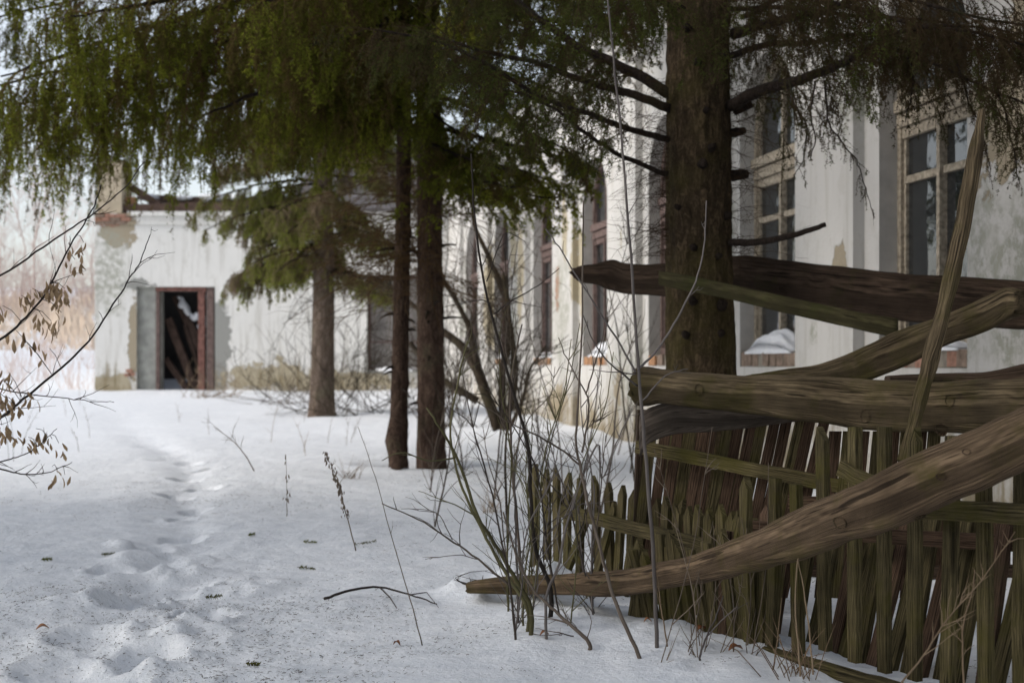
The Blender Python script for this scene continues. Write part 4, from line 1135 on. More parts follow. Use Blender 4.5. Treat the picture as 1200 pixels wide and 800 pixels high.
# ------------------------------------------------------------------ the fence
def sweep(name, stations, thick, mat, label=None, cat=None, parent=None, steps=8, k=20, rough=.008, sq=.42, end_rag=.0, group=None):
    """heavy board or log: stations = (px, top_y, bottom_y, distance)"""
    A = spline([(a, b, c, d) for a, b, c, d in stations], steps)
    V, F, U = [], [], []
    cen = []
    for a, tp, bt, d in A: cen.append((P(a, tp, d), P(a, bt, d)))
    n = len(A); L = random.uniform(0, 5)
    sd0 = random.uniform(0, 50)
    for i, (T, B) in enumerate(cen):
        c = (T+B)/2; hv = (T-B)/2
        t = ((cen[min(i+1,n-1)][0]+cen[min(i+1,n-1)][1]) - (cen[max(i-1,0)][0]+cen[max(i-1,0)][1])).normalized()
        if i: L += (c - pc).length
        pc = c
        dv = t.cross(Vector((0,0,1))).normalized()*(thick/2)
        for j in range(k):
            a = 2*math.pi*j/k
            ca, sa = math.cos(a), math.sin(a)
            cx = math.copysign(abs(ca)**sq, ca); sy = math.copysign(abs(sa)**sq, sa)
            v = c + dv*cx + hv*sy
            nv = (dv.normalized()*cx + hv.normalized()*sy)
            w = rough*(N3(v.x*2.2+sd0, v.y*2.2, v.z*9) + .5*N3(v.x*7, v.y*7+sd0, v.z*26))
            if end_rag and (i < 5 or i > n-6):
                e = min(i, n-1-i); v = v + t*(end_rag*N3(a*1.7+sd0, e, 4)*(5-e)/5)
            V.append(v + nv*w); U.append((L, a/6.283*(2*hv.length + thick)*1.6))
    for i in range(n-1):
        for j in range(k): F.append((i*k+j, i*k+(j+1)%k, (i+1)*k+(j+1)%k, (i+1)*k+j))
    F.append(tuple(range(k-1,-1,-1))); F.append(tuple((n-1)*k+j for j in range(k)))
    org = (V[0]+V[n*k-1])/2 if parent is None else None
    o = mk(name, V, F, M[mat], parent, U, origin=org)
    if label: tag(o, label, cat, group)
    return o

sweep('broken_plank', [(672,316,324,8.9),(682,312,331,8.88),(700,310,334,8.85),(718,304,341,8.82),(735,309,345,8.78),(778,308,348,8.65),(860,300,352,8.35),(900,302,361,8.2),(1000,314,370,7.85),(1100,323,379,7.5),(1200,330,386,7.25),(1290,336,396,7.0)], .055, 'darkplank',
      'long dark brown plank with a broken left end running behind the spruce', 'plank', end_rag=.04, rough=.012)
sweep('green_lath', [(773,317,334,7.72),(800,321,340,7.65),(860,334,352,7.5),(920,347,367,7.3),(1000,364,385,7.1),(1052,373,397,7.0)], .03, 'greenlath',
      'mossy green lath nailed across the spruce trunk and sloping down right', 'lath', sq=.35, rough=.004)
sweep('curved_slab', [(880,438,446,5.9),(920,432,450,5.9),(960,426,452,5.9),(1000,412,450,5.9),(1035,395,440,5.85),(1070,381,425,5.8),(1110,368,404,5.75),(1150,350,390,5.7),(1180,336,374,5.65),(1196,340,366,5.6)], .06, 'log',
      'curved weathered slab rising right from behind the main rail to a split end', 'slab', end_rag=.05)
sweep('rear_log', [(1040,440,470,5.7),(1100,437,470,5.7),(1150,436,470,5.65),(1185,430,470,5.6),(1230,420,470,5.6),(1290,410,465,5.6)], .10, 'darkplank',
      'dark log end showing above the right of the main rail', 'log')
sweep('main_rail', [(742,440,462,5.55),(750,430,476,5.54),(775,433,472,5.5),(800,436,476,5.46),(860,438,483,5.4),(905,438,488,5.32),(960,441,494,5.25),(1000,443,501,5.2),(1050,445,505,5.12),(1100,447,506,5.05),(1160,444,506,4.95),(1220,440,510,4.85),(1300,438,515,4.8)], .11, 'log',
      'thick weathered log lying level across the top of the fence', 'log', end_rag=.03, rough=.014)
sweep('grey_board', [(751,486,534,5.62),(760,478,520,5.6),(790,470,509,5.58),(830,474,506,5.55),(870,478,502,5.5),(905,478,497,5.48),(945,480,492,5.45)], .03, 'grayplank',
      'flat grey board tucked under the left of the main rail', 'board', end_rag=.02, rough=.006)
lg = sweep('fallen_log', [(556,680,694,5.82),(575,676,695,5.75),(620,673,696,5.7),(680,672,697,5.42),(740,664,695,5.1),(800,654,688,4.8),(850,640,676,4.58),(900,618,665,4.38),(960,590,648,4.16),(1020,560,628,3.98),(1080,531,604,3.86),(1140,504,578,3.76),(1200,477,551,3.68),(1290,436,512,3.55)], .095, 'palelog',
      'long curved pale log slanting from the snow at left up across the fence', 'log', end_rag=.04, rough=.012, k=24)
from mathutils.bvhtree import BVHTree
def bvh(o):
    off = wloc(o); return BVHTree.FromPolygons([v.co + off for v in o.data.vertices], [tuple(p.vertices) for p in o.data.polygons])
def disc_on(tree_, px, py, r, mat, parent, name='knot', sx=1.0, out=.004, ring=None):
    """a knot or nail hole seated on the surface it belongs to"""
    o0 = Vector((0,0,CAMZ)); dr = (P(px, py, 5) - o0).normalized()
    h, nr, _, _ = tree_.ray_cast(o0, dr)
    if h is None: return
    a = nr.cross(Vector((0,0,1))).normalized(); b = a.cross(nr).normalized(); V = []; F = []; U = []
    prof = [(1.25,-.004),(1.05,out),(.85,out*1.2),(.7,out*.3),(0.35,out*.5),(.05,out*.2)]
    for rr_, z in prof:
        for k in range(14):
            an = k/14*6.283; q = r*rr_*(1+.12*N3(math.cos(an)*1.5+px, math.sin(an)*1.5, 2))
            V.append(h + a*math.cos(an)*q*sx + b*math.sin(an)*q + nr*z); U.append((rr_*.3, an*.02))
    for m_ in range(len(prof)-1):
        for k in range(14): F.append((m_*14+k, m_*14+(k+1)%14, (m_+1)*14+(k+1)%14, (m_+1)*14+k))
    F.append(tuple((len(prof)-1)*14+k for k in range(14)))
    return mk(name, V, F, M[mat], parent, U)
T_ = bvh(lg)
for px, py, r in ((1133,529,.0065),(1103,558,.0075)): disc_on(T_, px, py, r, 'beam', lg, 'nail_hole', 1.5, .0035)
for px, py, r in ((1078,605,.012),(985,612,.014)): disc_on(T_, px, py, r, 'log', lg, 'knot', 1.5, .006)
mr = bpy.data.objects['main_rail']; T_ = bvh(mr)
for px, py, r in ((819,456,.017),(1014,487,.019),(1113,469,.017),(1103,503,.024)): disc_on(T_, px, py, r, 'palelog', mr, 'knot', .75, .005)
bt = bpy.data.objects['broken_plank']; T_ = bvh(bt)
disc_on(T_, 915, 338, .014, 'beam', bt, 'knot', 1, .003)

# leaning prop stick
V, F = [], []
A = [(1151,128,5.05,.016),(1140,190,5.02,.031),(1122,290,4.95,.032),(1103,370,4.9,.031),(1085,440,4.85,.030),(1070,500,4.8,.027),(1060,540,4.78,.03)]
pp = spline([tuple(P(a, b, d)) for a, b, d, r in A], 6); rr = spline([(r, 0, 0) for *_, r in A], 6)[:, 0]
V, F, U = tube([Vector(p) for p in pp], rr, 5)
V = [v + Vector((N3(v.x*30, v.z*6, 2)*.008, 0, N3(v.x*20, 3, v.z)*.01)) for v in V]
o = mk('prop_stick', V, F, M['log'], None, U, smooth=False, origin=pp[-1]); tag(o, 'split stick leaning steeply across the rails up to the window', 'stick')

FD = Vector((.445, -.895, 0)).normalized()       # along the fence, towards us
FN = Vector((-FD.y, FD.x, 0))                     # across it (away)
if FN.y < 0: FN = -FN
def picket(parent, base, top, w, th, mat, pointed=True, wd=None, segs=3, name='picket', jit=.0012):
    base = Vector(base); top = Vector(top); wd = (wd or FD).normalized()
    t = (top-base).normalized(); nn = wd.cross(t).normalized()
    V, F, U = [], [], []
    L = (top-base).length; u0 = random.uniform(0, 8)
    fr = [i/segs for i in range(segs+1)]
    if pointed: fr[-1] = 1 - .045/L
    for i, f in enumerate(fr):
        c = base.lerp(top, f) + wd*random.gauss(0, jit*.7) + nn*random.gauss(0, jit*.7)
        for a, b in ((-1,-1),(1,-1),(1,1),(-1,1)):
            V.append(c + wd*w/2*a*random.uniform(.93,1.05) + nn*th/2*b*random.uniform(.93,1.05)); U.append((u0+f*L, u0 + a*w/2 + b*th*.4))
    for i in range(len(fr)-1):
        for j in range(4): F.append((i*4+j, i*4+(j+1)%4, i*4+4+(j+1)%4, i*4+4+j))
    F.append((3,2,1,0)); k = (len(fr)-1)*4
    if pointed:
        off = random.uniform(-.35, .35)*w
        V += [top + wd*off + nn*th/2, top + wd*off - nn*th/2]; U += [(u0+L, u0)]*2
        a = k+4; b = k+5
        F += [(k, k+1, b), (k+1, k+2, a, b), (k+2, k+3, a), (k+3, k, b, a)]
    else: F.append((k, k+1, k+2, k+3))
    return mk(name, V, F, M[mat], parent, U, smooth=False)
def board(parent, A, B, h, th, mat, name='rail', segs=10, jit=.0016):
    A = Vector(A); B = Vector(B); t = (B-A).normalized(); dv = t.cross(Vector((0,0,1))).normalized(); uv_ = dv.cross(t).normalized()
    V, F, U = [], [], []; u0 = random.uniform(0, 8); L = (B-A).length
    for i in range(segs+1):
        c = A.lerp(B, i/segs) + uv_*random.gauss(0, jit)
        for a, b in ((-1,-1),(1,-1),(1,1),(-1,1)):
            V.append(c + dv*th/2*a + uv_*h/2*b*random.uniform(.95,1.04)); U.append((u0+L*i/segs, u0+b*h/2+a*th*.4))
    for i in range(segs):
        for j in range(4): F.append((i*4+j, i*4+4+j, i*4+4+(j+1)%4, i*4+(j+1)%4))
    F += [(0,1,2,3), (segs*4+3, segs*4+2, segs*4+1, segs*4)]
    return mk(name, V, F, M[mat], parent, U, smooth=False)
def gz_(p, sink=.04): return Vector((p.x, p.y, G(p.x, p.y) - sink))

# upright front fence at the right
ff = thing('front_fence', 'upright mossy picket fence at the lower right corner', 'fence', gz_(P(1050, 790, 4.2), 0))
fx = [(878,4.78),(905,4.70),(935,4.62),(967,4.5),(1001,4.38),(1037,4.26),(1072,4.14),(1112,4.02),(1155,3.92),(1197,3.83),(1242,3.74),(1290,3.65)]
for i, (px, d) in enumerate(fx):
    lean = random.uniform(-.012, .012)
    b = P(px, HOR + (CAMZ-.05)*FPX/d, d); tp = P(px, 500 if i > 2 else 560+random.uniform(-10,10), d)
    if i < 3: lean += random.uniform(-.07, .03)
    if i > 6: tp = P(px, 508 + random.uniform(0, 10), d)
    b = gz_(b, -.045 if i > 2 else .02)
    tp = tp + FD*lean*1.5
    picket(ff, b, tp, .043, .026, 'fence', pointed=(i % 3 == 0), jit=.002)
board(ff, P(1078,597,4.08), P(1300,606,3.58), .058, .03, 'fence')
board(ff, P(985,548,4.40), P(1078,597,4.15), .05, .025, 'fence')
board(ff, P(895,768,4.72)+Vector((0,-.05,0)), P(1060,815,4.1)+Vector((0,-.05,0)), .085, .035, 'fence')
# slanting old pickets behind the upright ones
lf = thing('collapsed_fence', 'collapsed row of dark slanting pickets just behind the upright front fence', 'fence', gz_(P(1080, 760, 4.6), 0))
for i, (bx, tx, ty, d) in enumerate(((905,930,600,4.9),(930,962,590,4.85),(950,990,600,4.8),(975,1012,590,4.72),(985,1030,605,4.68),(1005,1042,595,4.6),(1020,1063,600,4.55),(1040,1090,600,4.5),(1062,1100,590,4.45),(1075,1120,600,4.4),(1100,1135,590,4.35),(1118,1160,600,4.3),(1150,1185,600,4.2),(1160,1215,590,4.15),(1190,1240,600,4.1),(890,905,590,4.95))):
    b = gz_(P(bx, HOR + FPX/d, d)); tp = P(tx + random.uniform(-6,6), ty, d+.12)
    picket(lf, b, tp, .052, .022, 'fence' if i % 3 else 'brownfence', pointed=True)
board(lf, P(880,618,4.95), P(1240,640,4.2), .05, .025, 'brownfence')

# low broken picket row running to the left
lw = thing('low_picket_row', 'low sagging picket row with pointed tops left of the sapling', 'fence', gz_(P(700, 690, 5.9), 0))
tops = [(627,543,6.5),(640,549,6.44),(652,548,6.38),(666,553,6.3),(680,560,6.24),(697,557,6.16),(713,565,6.1),(730,568,6.0),(742,573,5.95),(757,577,5.88),(770,583,5.8),(782,581,5.72),(795,590,5.66),(806,592,5.58),(819,591,5.5),(831,595,5.42),(844,590,5.34),(857,598,5.25),(871,601,5.15),(884,606,5.06)]
for i, (px, py, d) in enumerate(tops):
    tp = P(px, py, d); b = gz_(P(px - random.uniform(-6, 8)*(1 if i > 4 else .3), 650, d))
    picket(lw, b, tp, .05, .02, 'fence', True)
    if i in (4, 6, 8, 10, 11, 13, 15, 17, 18):   # crossing broken pickets
        b2 = gz_(P(px + random.uniform(-22, -8), 650, d-.06)); picket(lw, b2, P(px + random.uniform(6, 20), py + random.uniform(0, 25), d-.06), .045, .02, 'fence', True)
board(lw, P(619,577,6.55), P(680,590,6.3), .05, .022, 'fence')
board(lw, P(658,596,6.25)+Vector((0,-.06,0)), P(842,642,5.3)+Vector((0,-.06,0)), .056, .026, 'fence')
# lower crowded pickets at the foot
ft = thing('leaning_pickets', 'crowded leaning picket feet under the middle of the pale log', 'fence', gz_(P(800, 730, 5.0), 0))
for i in range(17):
    px = 740 + i*10 + random.uniform(-3, 3); d = 5.3 - i*.036
    b = gz_(P(px, HOR + FPX/d, d)); tp = P(px + random.uniform(-22, 16), random.uniform(615, 650), d + .05)
    picket(ft, b, tp, .05, .022, 'fence' if random.random() < .8 else 'brownfence', random.random() < .6)

# brown back panel leaning under the rails
bp = thing('brown_panel', 'brown close-set picket panel hanging under the main rail', 'fence', gz_(P(860, 640, 5.7), 0))
n = 15
for i in range(n):
    f = i/(n-1); d = 5.85 - f*.45 + (i%2)*.02
    tx = 768 + 200*f; ty = 492 + random.uniform(-3, 3)
    bx = tx - 22 - 26*f*1.0
    b = P(bx - 4, 690 + 10*f, d - .02); b.z = max(b.z, G(b.x, b.y)-.02)
    picket(bp, b, P(tx + random.uniform(-3,3), ty - 8, d), .043, .016, 'brownfence' if i % 3 else 'fence', False, wd=Vector((1,-.35,0)))
for (a, bt, d) in ((758,770,5.86),(772,752,5.84),(742,752,5.86)):
    pass
picket(bp, gz_(P(748, 640, 5.9)), P(756, 480, 5.9), .07, .07, 'darkplank', False, wd=Vector((1,0,0)), name='post')
board(bp, P(746,523,5.76), P(998,572,5.26), .055, .026, 'fence')
# upper row of short pickets right of the panel, under the rail
board(bp, P(925,588,5.2), P(1075,600,4.9), .05, .025, 'brownfence')
for i in range(8):
    px = 975 + i*17 + random.uniform(-3,3); d = 5.3 - i*.03
    picket(bp, P(px-14, 700, d), P(px+4, 505, d), .046, .02, 'fence' if i % 2 else 'brownfence', False, wd=Vector((1,-.35,0)))
# far board fence seen through the gaps
bf = thing('board_fence', 'dark board fence across the snow seen through the front pickets', 'fence', gz_(P(1120, 678, 6.3), 0))
for i in range(11):
    px = 905 + i*37.5; d = 6.4 + .004*i
    picket(bf, gz_(P(px, 678, d)), P(px, 585 + random.uniform(-6,6), d), .122, .022, 'brownfence', False, wd=Vector((1,0,0)))
board(bf, P(880,634,6.34), P(1320,634,6.36), .05, .03, 'brownfence'); board(bf, P(880,671,6.34), P(1320,671,6.36), .07, .03, 'darkplank')

# ------------------------------------------------------------------ dry stalks near the fence
def stalk(label, pts, r0, r1, mat='straw', name='dry_stalk', group=None, rand=0, rl=.06, heads=0):
    P0 = P(*pts[0])
    o = thing(name, label, 'stalk', (P0.x, P0.y, P0.z), group)
    sp = limb_obj([P(*p) for p in pts], r0, r1, o, mat, 5, .003, 'stem')
    if rand:
        m = MB(); sprigs(m, sp, rand, rl, r0*.5, 3, .8, .1, .2); m.build('twig', M[mat], o)
    if heads:
        m = MB()
        for _ in range(heads):
            i = random.randint(len(sp)//3, len(sp)-1); q = Vector(sp[i]) + Vector([random.gauss(0, .008) for _ in range(3)])
            s = random.uniform(.006, .012)
            m.tube([q, q+Vector((0,0,-s)), q+Vector((random.gauss(0,.003),0,-2*s))], [s*.15, s*.45, s*.1], 4)
        m.build('seed_head', M[mat], o)
    return o
stalk('dry thorny vine leaning over the front pickets', [(1045,812,3.6),(1082,768,3.65),(1110,725,3.7),(1150,680,3.7),(1190,622,3.7)], .003, .0013, 'straw', rand=18, rl=.12)
stalk('thin brown vine climbing the middle of the front pickets', [(1130,815,3.7),(1128,740,3.75),(1140,690,3.75),(1142,668,3.8)], .003, .0015, 'straw', rand=6)
stalk('pale dead stalk bent in front of the log', [(938,792,4.2),(934,740,4.2),(932,690,4.2),(940,618,4.2)], .0035, .0015, 'straw')
stalk('second pale stalk crossing the first below the log', [(953,790,4.15),(946,720,4.2),(940,680,4.2),(932,640,4.25)], .003, .0012, 'straw')
stalk('brown stalk standing at the foot of the leaning pickets', [(906,784,4.4),(912,740,4.4),(916,700,4.4)], .003, .001, 'straw')
stalk('orange-brown stalk close to the grey sapling', [(782,757,4.65),(776,720,4.65),(772,690,4.7),(768,640,4.7)], .003, .001, 'straw', rand=2)
stalk('long thin straw leaning across the snow before the twin spruces', [(495,757,4.9),(480,700,4.95),(462,640,5.0),(440,560,5.1),(420,500,5.2)], .0025, .001, 'weed', rand=5, rl=.05)
stalk('dead weed with drooping seed husks left of the long straw', [(417,645,5.9),(405,600,5.9),(395,560,5.95),(380,530,6.0)], .003, .0012, 'weed', rand=6, rl=.06, heads=70)
stalk('thin seeded weed standing alone by the trail', [(336,605,7.0),(336,570,7.0),(335,535,7.0)], .002, .001, 'weed', heads=14)
stalk('arching weed left of the seeded weed beyond the trail', [(298,552,8.6),(285,530,8.6),(270,514,8.7),(250,500,8.8)], .004, .0015, 'weed', rand=8, rl=.2)
for i in range(26):
    px = random.choice([random.uniform(200, 470), random.uniform(300, 480), random.uniform(0, 110)]); py = random.uniform(470, 545)
    x, y = gpoint(px, py); h = random.uniform(.2, .55)*(1 if py > 490 else 1.4)
    o = thing('dead_weed', 'thin dead weed poking out of the snow in the yard', 'weed', (x, y, G(x, y)), 'dead weeds in the yard snow')
    pts = [Vector((x, y, G(x,y)-.02))]; dx = random.gauss(0, .25)
    for k in range(4): pts.append(pts[-1] + Vector((dx*h/4*(k*.5+.4), random.gauss(0,.02), h/4)))
    m = MB(); m.tube(pts, [.0035,.003,.0025,.002,.001], 4); sprigs(m, pts, 5, h*.3, .0018, 3, .7, .3, .3); m.build('stem', M['weed'] if i % 3 else M['straw'], o)
# tuft of pale grass by the twin spruces, and under the shrub
for (px, py, l) in ((408,560,'pale dry grass tuft left of the twin spruce trunks'), (575,600,'pale dry grass tuft left of the low picket row'), (930,800,'pale dry grass tuft at the lower fence rail')):
    x, y = gpoint(px, py); z = G(x, y); m = MB()
    for _ in range(26):
        a = random.uniform(0, 6.28); h = random.uniform(.08, .3); s = random.uniform(.3, 1.1)
        b = Vector((x+random.gauss(0,.04), y+random.gauss(0,.04), z-.01)); dd = Vector((math.cos(a)*s, math.sin(a)*s, 1)).normalized()
        m.tube([b, b+dd*h*.5, b+dd*h+Vector((0,0,-h*.25*s))], [.002,.0018,.0006], 3)
    tag(m.build('grass_tuft', M['straw'], None, origin=(x,y,z)), l, 'grass')
# leafless branch lying on the snow
def gp(px, py, up=.012): x, y = gpoint(px, py); return Vector((x, y, G(x, y)+up))
pts = [gp(380,704), gp(410,700,.03), gp(445,698,.04), gp(480,702,.03), gp(512,707)]
o = thing('fallen_branch', 'dark fallen branch lying on the snow left of the shrub', 'branch', pts[0])
sp = limb_obj(pts, .007, .003, o, 'darktwig', 6, .004, 'stem'); m = MB(); m.tube([pts[2], pts[2].lerp(gp(465,712), .6)+Vector((0,0,.01)), gp(465,712)], [.004,.003,.002], 5); m.tube([pts[3], gp(500,700,.03), gp(514,712)], [.003,.002,.001], 5); m.build('twig', M['darktwig'], o)

# ------------------------------------------------------------------ branches with hanging seed keys at the left edge
def key_branch(label, pts, r0, r1, clusters, rand=8, rl=.14, ext=None):
    base = P(*pts[0])
    o = thing('maple_branch', label, 'branch', base, 'maple boughs reaching in at the left edge')
    sp = limb_obj([P(*p) for p in pts], r0*.68, r1*.7, o, 'darktwig', 7, .004, 'stem')
    m = MB(); sprigs(m, sp, rand, rl, .0016, 4, .7, .15, .1); m.build('twig', M['darktwig'], o)
    d = pts[0][2]
    for (cx, cy, n) in clusters:
        q0 = P(cx, cy - 14, d); nearest = min(sp, key=lambda s: (Vector(s)-q0).length)
        q1 = Vector(nearest)
        m = MB(); m.tube([q1, q1.lerp(q0, .5)+Vector((0,0,.01)), q0], [.0014,.0012,.001], 4); m.build('petiole', M['darktwig'], o)
        for _ in range(n):
            c = P(cx + random.gauss(0, 5), cy - 8 + random.gauss(0, 4), d) + Vector((0, random.gauss(0, .02), 0))
            L = random.uniform(.022, .038); w = L*.2; a = random.uniform(0, 6.28); ti = random.gauss(0, .35)
            s = Vector((math.cos(a), math.sin(a), 0)); dn = (Vector((ti, 0, -1)) + s*.2).normalized(); nn = s.cross(dn)*.0012
            V = []
            for f, ww in ((0,.15),(.3,.7),(.65,1),(1,.1)):
                cc = c + dn*L*f + nn*3*math.sin(f*3)
                V += [cc - s*w*ww - nn, cc + s*w*ww - nn, cc + s*w*ww + nn, cc - s*w*ww + nn]
            F = [(i*4+j, i*4+(j+1)%4, i*4+4+(j+1)%4, i*4+4+j) for i in range(3) for j in range(4)] + [(3,2,1,0), (12,13,14,15)]
            mk('seed_key', V, F, M['seed'], o, smooth=False)
    return o
key_branch('highest bare bough slanting up across the left edge', [(-60,345,4.6),(0,323,4.6),(50,290,4.6),(80,270,4.6),(110,250,4.6),(143,223,4.6),(170,190,4.7)], .006, .0025, [])
key_branch('bough with big brown seed clusters at the left edge', [(-60,430,4.5),(0,398,4.5),(30,372,4.5),(53,345,4.5),(70,312,4.5),(90,275,4.5),(108,247,4.5),(118,215,4.5)], .007, .0025,
           [(60,345,12),(68,348,12),(76,352,8),(38,352,6),(25,360,7),(3,372,8),(88,318,7),(98,298,6),(50,385,8),(60,390,8),(72,380,4),(63,365,5),(80,300,3)], 10)
key_branch('long thin bough curving up towards the doorway wall', [(-60,540,4.6),(0,490,4.6),(33,463,4.6),(80,424,4.6),(110,392,4.6),(137,350,4.6),(155,322,4.6),(165,303,4.6),(176,276,4.6)], .0075, .002, [(28,412,4),(18,400,5),(58,422,3)], 12, .16)
key_branch('lowest left bough with dangling keys over the snow', [(-60,560,4.5),(0,541,4.5),(18,536,4.5),(34,530,4.5),(50,518,4.5),(67,502,4.5)], .004, .0015, [(33,526,5),(38,528,5),(42,516,4),(61,528,3),(69,533,4)], 6, .1)
key_branch('bough low at the left edge heavy with keys', [(-60,520,4.4),(0,490,4.4),(14,480,4.4),(26,468,4.4)], .006, .002, [(4,478,9),(12,486,8),(2,512,9),(10,516,8),(33,476,6),(4,460,6),(10,450,6)], 4, .1)
key_branch('forked leafless bough near the snow at the left edge', [(-60,540,4.4),(0,549,4.4),(24,555,4.4),(55,554,4.4),(85,541,4.4)], .005, .0015, [(61,560,2),(67,568,3),(76,570,2)], 8, .12)
key_branch('level bough stretching right above the left snow', [(-40,440,4.8),(0,455,4.8),(37,462,4.8),(80,467,4.8),(110,470,4.8),(134,471,4.8)], .004, .0015, [], 8, .14)

# ------------------------------------------------------------------ litter on the snow
n = 60000
lx = RNG.uniform(-4.2, 3.2, n*3); ly = 3.9 + 14*RNG.random(n*3)**1.6
keep = []
for i in range(len(lx)):
    v = N3(lx[i]*.55, ly[i]*.45, 21)*1.4 + .9*N3(lx[i]*2.4, ly[i]*2.4, 8) + .8*N3(lx[i]*8, ly[i]*7, 4) + .05
    if ly[i] > 9: v -= (ly[i]-9)*.08
    if RNG.random() < v: keep.append(i)
    if len(keep) >= n: break
lx, ly = lx[keep], ly[keep]; lz = np.array([G(a, b) for a, b in zip(lx, ly)]) + .004
a = RNG.uniform(0, 6.28, len(lx)); L = RNG.uniform(.003, .017, len(lx)); w = RNG.uniform(.0004, .0012, len(lx))
dx, dy = np.cos(a), np.sin(a)
p = np.stack([lx, ly, lz], -1); dv = np.stack([dx, dy, RNG.normal(0, .15, len(lx))], -1)*L[:, None]; sv_ = np.stack([-dy, dx, np.full(len(lx), .6)], -1)*w[:, None]
Vn = np.stack([p-sv_, p+sv_, p+dv+sv_, p+dv-sv_], 1).reshape(-1, 3)
tag(mk('needle_litter', Vn, np.arange(len(Vn)).reshape(-1, 4), M['litter'], smooth=False), 'fallen spruce needles and bits scattered over the snow', 'litter', kind='stuff')

def leaf(label, px, py, L, mat='leaf'):
    c = gp(px, py, .008); a = random.uniform(-.6, .6)
    V = []; F = []
    n = 8
    for i in range(n+1):
        f = i/n; w = L*.32*math.sin(math.pi*min(1, f*.92+.04))
        x = (f-.5)*L; cz = .012*math.sin(f*3.1)
        for s in (-1, 0, 1):
            V.append(c + Vector((x*math.cos(a) - s*w*math.sin(a), x*math.sin(a) + s*w*math.cos(a), cz + abs(s)*w*.45)))
    for i in range(n):
        for s in (0, 1): F.append((i*3+s, i*3+3+s, i*3+4+s, i*3+1+s))
    k = len(V); V += [v - Vector((0,0,.002)) for v in V]; F += [tuple(k+i for i in f[::-1]) for f in F]
    tag(mk('fallen_leaf', V, F, M[mat], None, origin=c), label, 'leaf')
leaf('orange-brown leaf on the snow below the leaning pickets', 862, 777, .055)
leaf('small curled leaf on the snow right of the sapling foot', 759, 753, .03)
leaf('brown leaf right before the picket feet', 822, 753, .045)
leaf('crumpled leaf on the snow between the shrub and camera', 638, 756, .035)
leaf('yellowish leaf beside the footprints at the left', 50, 736, .05)
leaf('dark leaf lying in the trail', 217, 605, .06, 'litter')
leaf('pale leaf on the snow under the fallen branch', 465, 757, .03)
def sprig(label, px, py, L, mat='needle'):
    c = gp(px, py, .01); a = random.uniform(-.4, .4); cr = Crown()
    d = np.array([[math.cos(a), math.sin(a), 0]]); pts = grow(np.array([c]), d, np.array([L]), 5, 0, .05)
    cr.shoots(pts, 14, .012, .003, .002, .6)
    V = np.concatenate(cr.V); F = np.concatenate(cr.F); T = np.concatenate(cr.T)
    o = mk('spruce_sprig', V, F, M[mat], None, None, T, False, origin=c); tag(o, label, 'sprig')
sprig('green spruce sprig on the snow in the middle of the yard', 348, 663, .10)
sprig('tiny green sprig near the front left of the yard', 288, 773, .05)
sprig('green sprig beside the left footprints', 118, 651, .07)
sprig('short sprig left of the dead weed foot', 415, 641, .12)
sprig('small sprig right of the trail', 290, 627, .04)
sprig('faint sprig far left on the snow', 48, 661, .05)
sprig('brown sprig just past the middle of the yard', 355, 636, .08)
sprig('sprig fallen between two footprints', 240, 697, .07)

# ------------------------------------------------------------------ background beyond the corner
def far_tree(label, x, y, H, r, n, mat='farbush'):
    z = G(x, y); o = thing('bare_tree', label, 'tree', (x, y, z), 'bare trees on the far slope')
    V, F, U = tube([Vector((x, y, z-.2)), Vector((x+random.gauss(0,.5), y, z+H*.35)), Vector((x+random.gauss(0,.8), y, z+H*.7)), Vector((x+random.gauss(0,1), y, z+H))], [r, r*.75, r*.4, r*.1], 7)
    mk('trunk', V, F, M[mat], o, U)
    m = MB()
    for _ in range(n):
        f = random.uniform(.12, .95); p = Vector((x, y, z + H*f)); a = random.uniform(0, 6.28)
        d = Vector((math.cos(a), math.sin(a), random.uniform(.5, 1.4))).normalized(); L = H*.5*(1.15-f)*random.uniform(.6, 1.2)
        pts = [p]
        for k in range(4): d = (d + Vector([random.gauss(0,.18) for _ in range(3)])).normalized(); pts.append(pts[-1] + d*L/4)
        m.tube(pts, [r*.3, r*.24, r*.18, r*.1, r*.04], 4)
        sprigs(m, pts, 5, L*.5, r*.09, 3, .8, .3, .2)
    m.build('branches', M[mat], o)
for i in range(9):
    y = random.uniform(62, 98); px = [-60,-25,5,22,40,58,75,92,108,-90,130,15,65][i]
    far_tree('bare tree tinted sunlit pink on the far slope beyond the corner of the building', (px-600)/FPX*y, y, random.uniform(6, 11), random.uniform(.035, .06), 40)
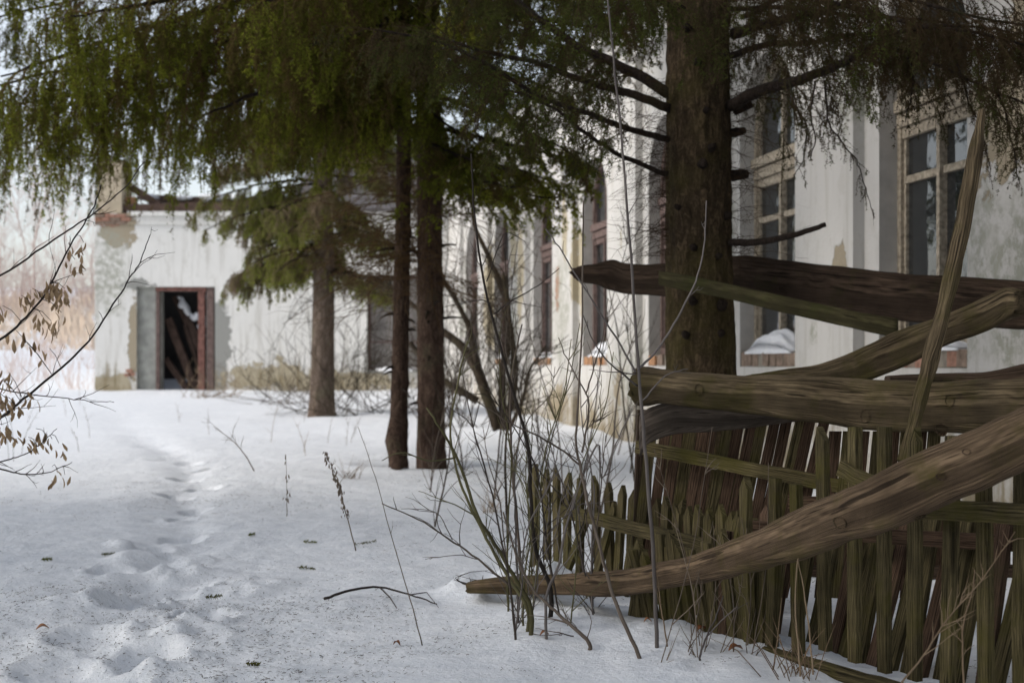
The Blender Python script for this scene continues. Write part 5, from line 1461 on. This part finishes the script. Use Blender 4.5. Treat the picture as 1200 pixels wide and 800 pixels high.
# far brushwood behind, one mass
m = MB()
for _ in range(420):
    y = random.uniform(62, 100); px = random.uniform(-150, 230); x = (px-600)/FPX*y; z = float(g_base(x, y)); h = random.uniform(1.0, 4.2)
    q = Vector((x, y, z-.2)); d = Vector((random.gauss(0,.35), 0, 1)); pts = [q]
    for _k in range(5): d = (d + Vector((random.gauss(0,.16), random.gauss(0,.1), 0))).normalized(); pts.append(pts[-1] + d*h/5)
    m.tube(pts, [.03,.026,.02,.015,.01,.005], 3, cap=False)
    sprigs(m, pts, 8, h*.4, .010, 3, 1.3, .0, .1)
tag(m.build('brushwood', M['farbush'], None, True), 'bare brushwood tinted sunlit pink massed on the far slope', 'wood', kind='stuff')
# dry grass strip on the slope
nb = 5200
gyv = RNG.uniform(48, 82, nb); gpx = RNG.uniform(-150, 260, nb); gxv = (gpx-600)/FPX*gyv
gzv = np.interp(gyv, GY, GZ); h = RNG.uniform(.15, .7, nb)*(.4+.9*np.abs(np.sin(gxv*.7+gyv*.31)))*(1+ (gyv > 55)*.4); w = .03 + .03*RNG.random(nb)
p = np.stack([gxv, gyv, gzv-.05], -1); tipv = p + np.stack([RNG.normal(0,.2,nb), RNG.normal(0,.2,nb), h], -1)
sdv = np.stack([w, RNG.normal(0,.02,nb), np.zeros(nb)], -1)
Vn = np.stack([p-sdv, p+sdv, tipv], 1).reshape(-1, 3)
tag(mk('dry_grass', Vn, np.arange(len(Vn)).reshape(-1, 3), M['dryfield'], smooth=False), 'tan dry grass covering the far slope', 'grass', kind='stuff')
for i in range(16):
    y = random.uniform(30, 47); px = random.uniform(-20, 108); x = (px-600)/FPX*y
    o = thing('snowy_weed', 'thin weed clump in the bright snow left of the building corner', 'weed', (x, y, G(x,y)), 'weed clumps by the building corner')
    m = MB(); z = G(x, y)
    for _ in range(12):
        pts = [Vector((x+random.gauss(0,.2), y+random.gauss(0,.2), z-.03))]
        for k in range(3): pts.append(pts[-1] + Vector((random.gauss(0,.09), random.gauss(0,.09), random.uniform(.12,.42))))
        m.tube(pts, [.008,.007,.005,.003], 3)
    m.build('stem', M['farbush'], o)
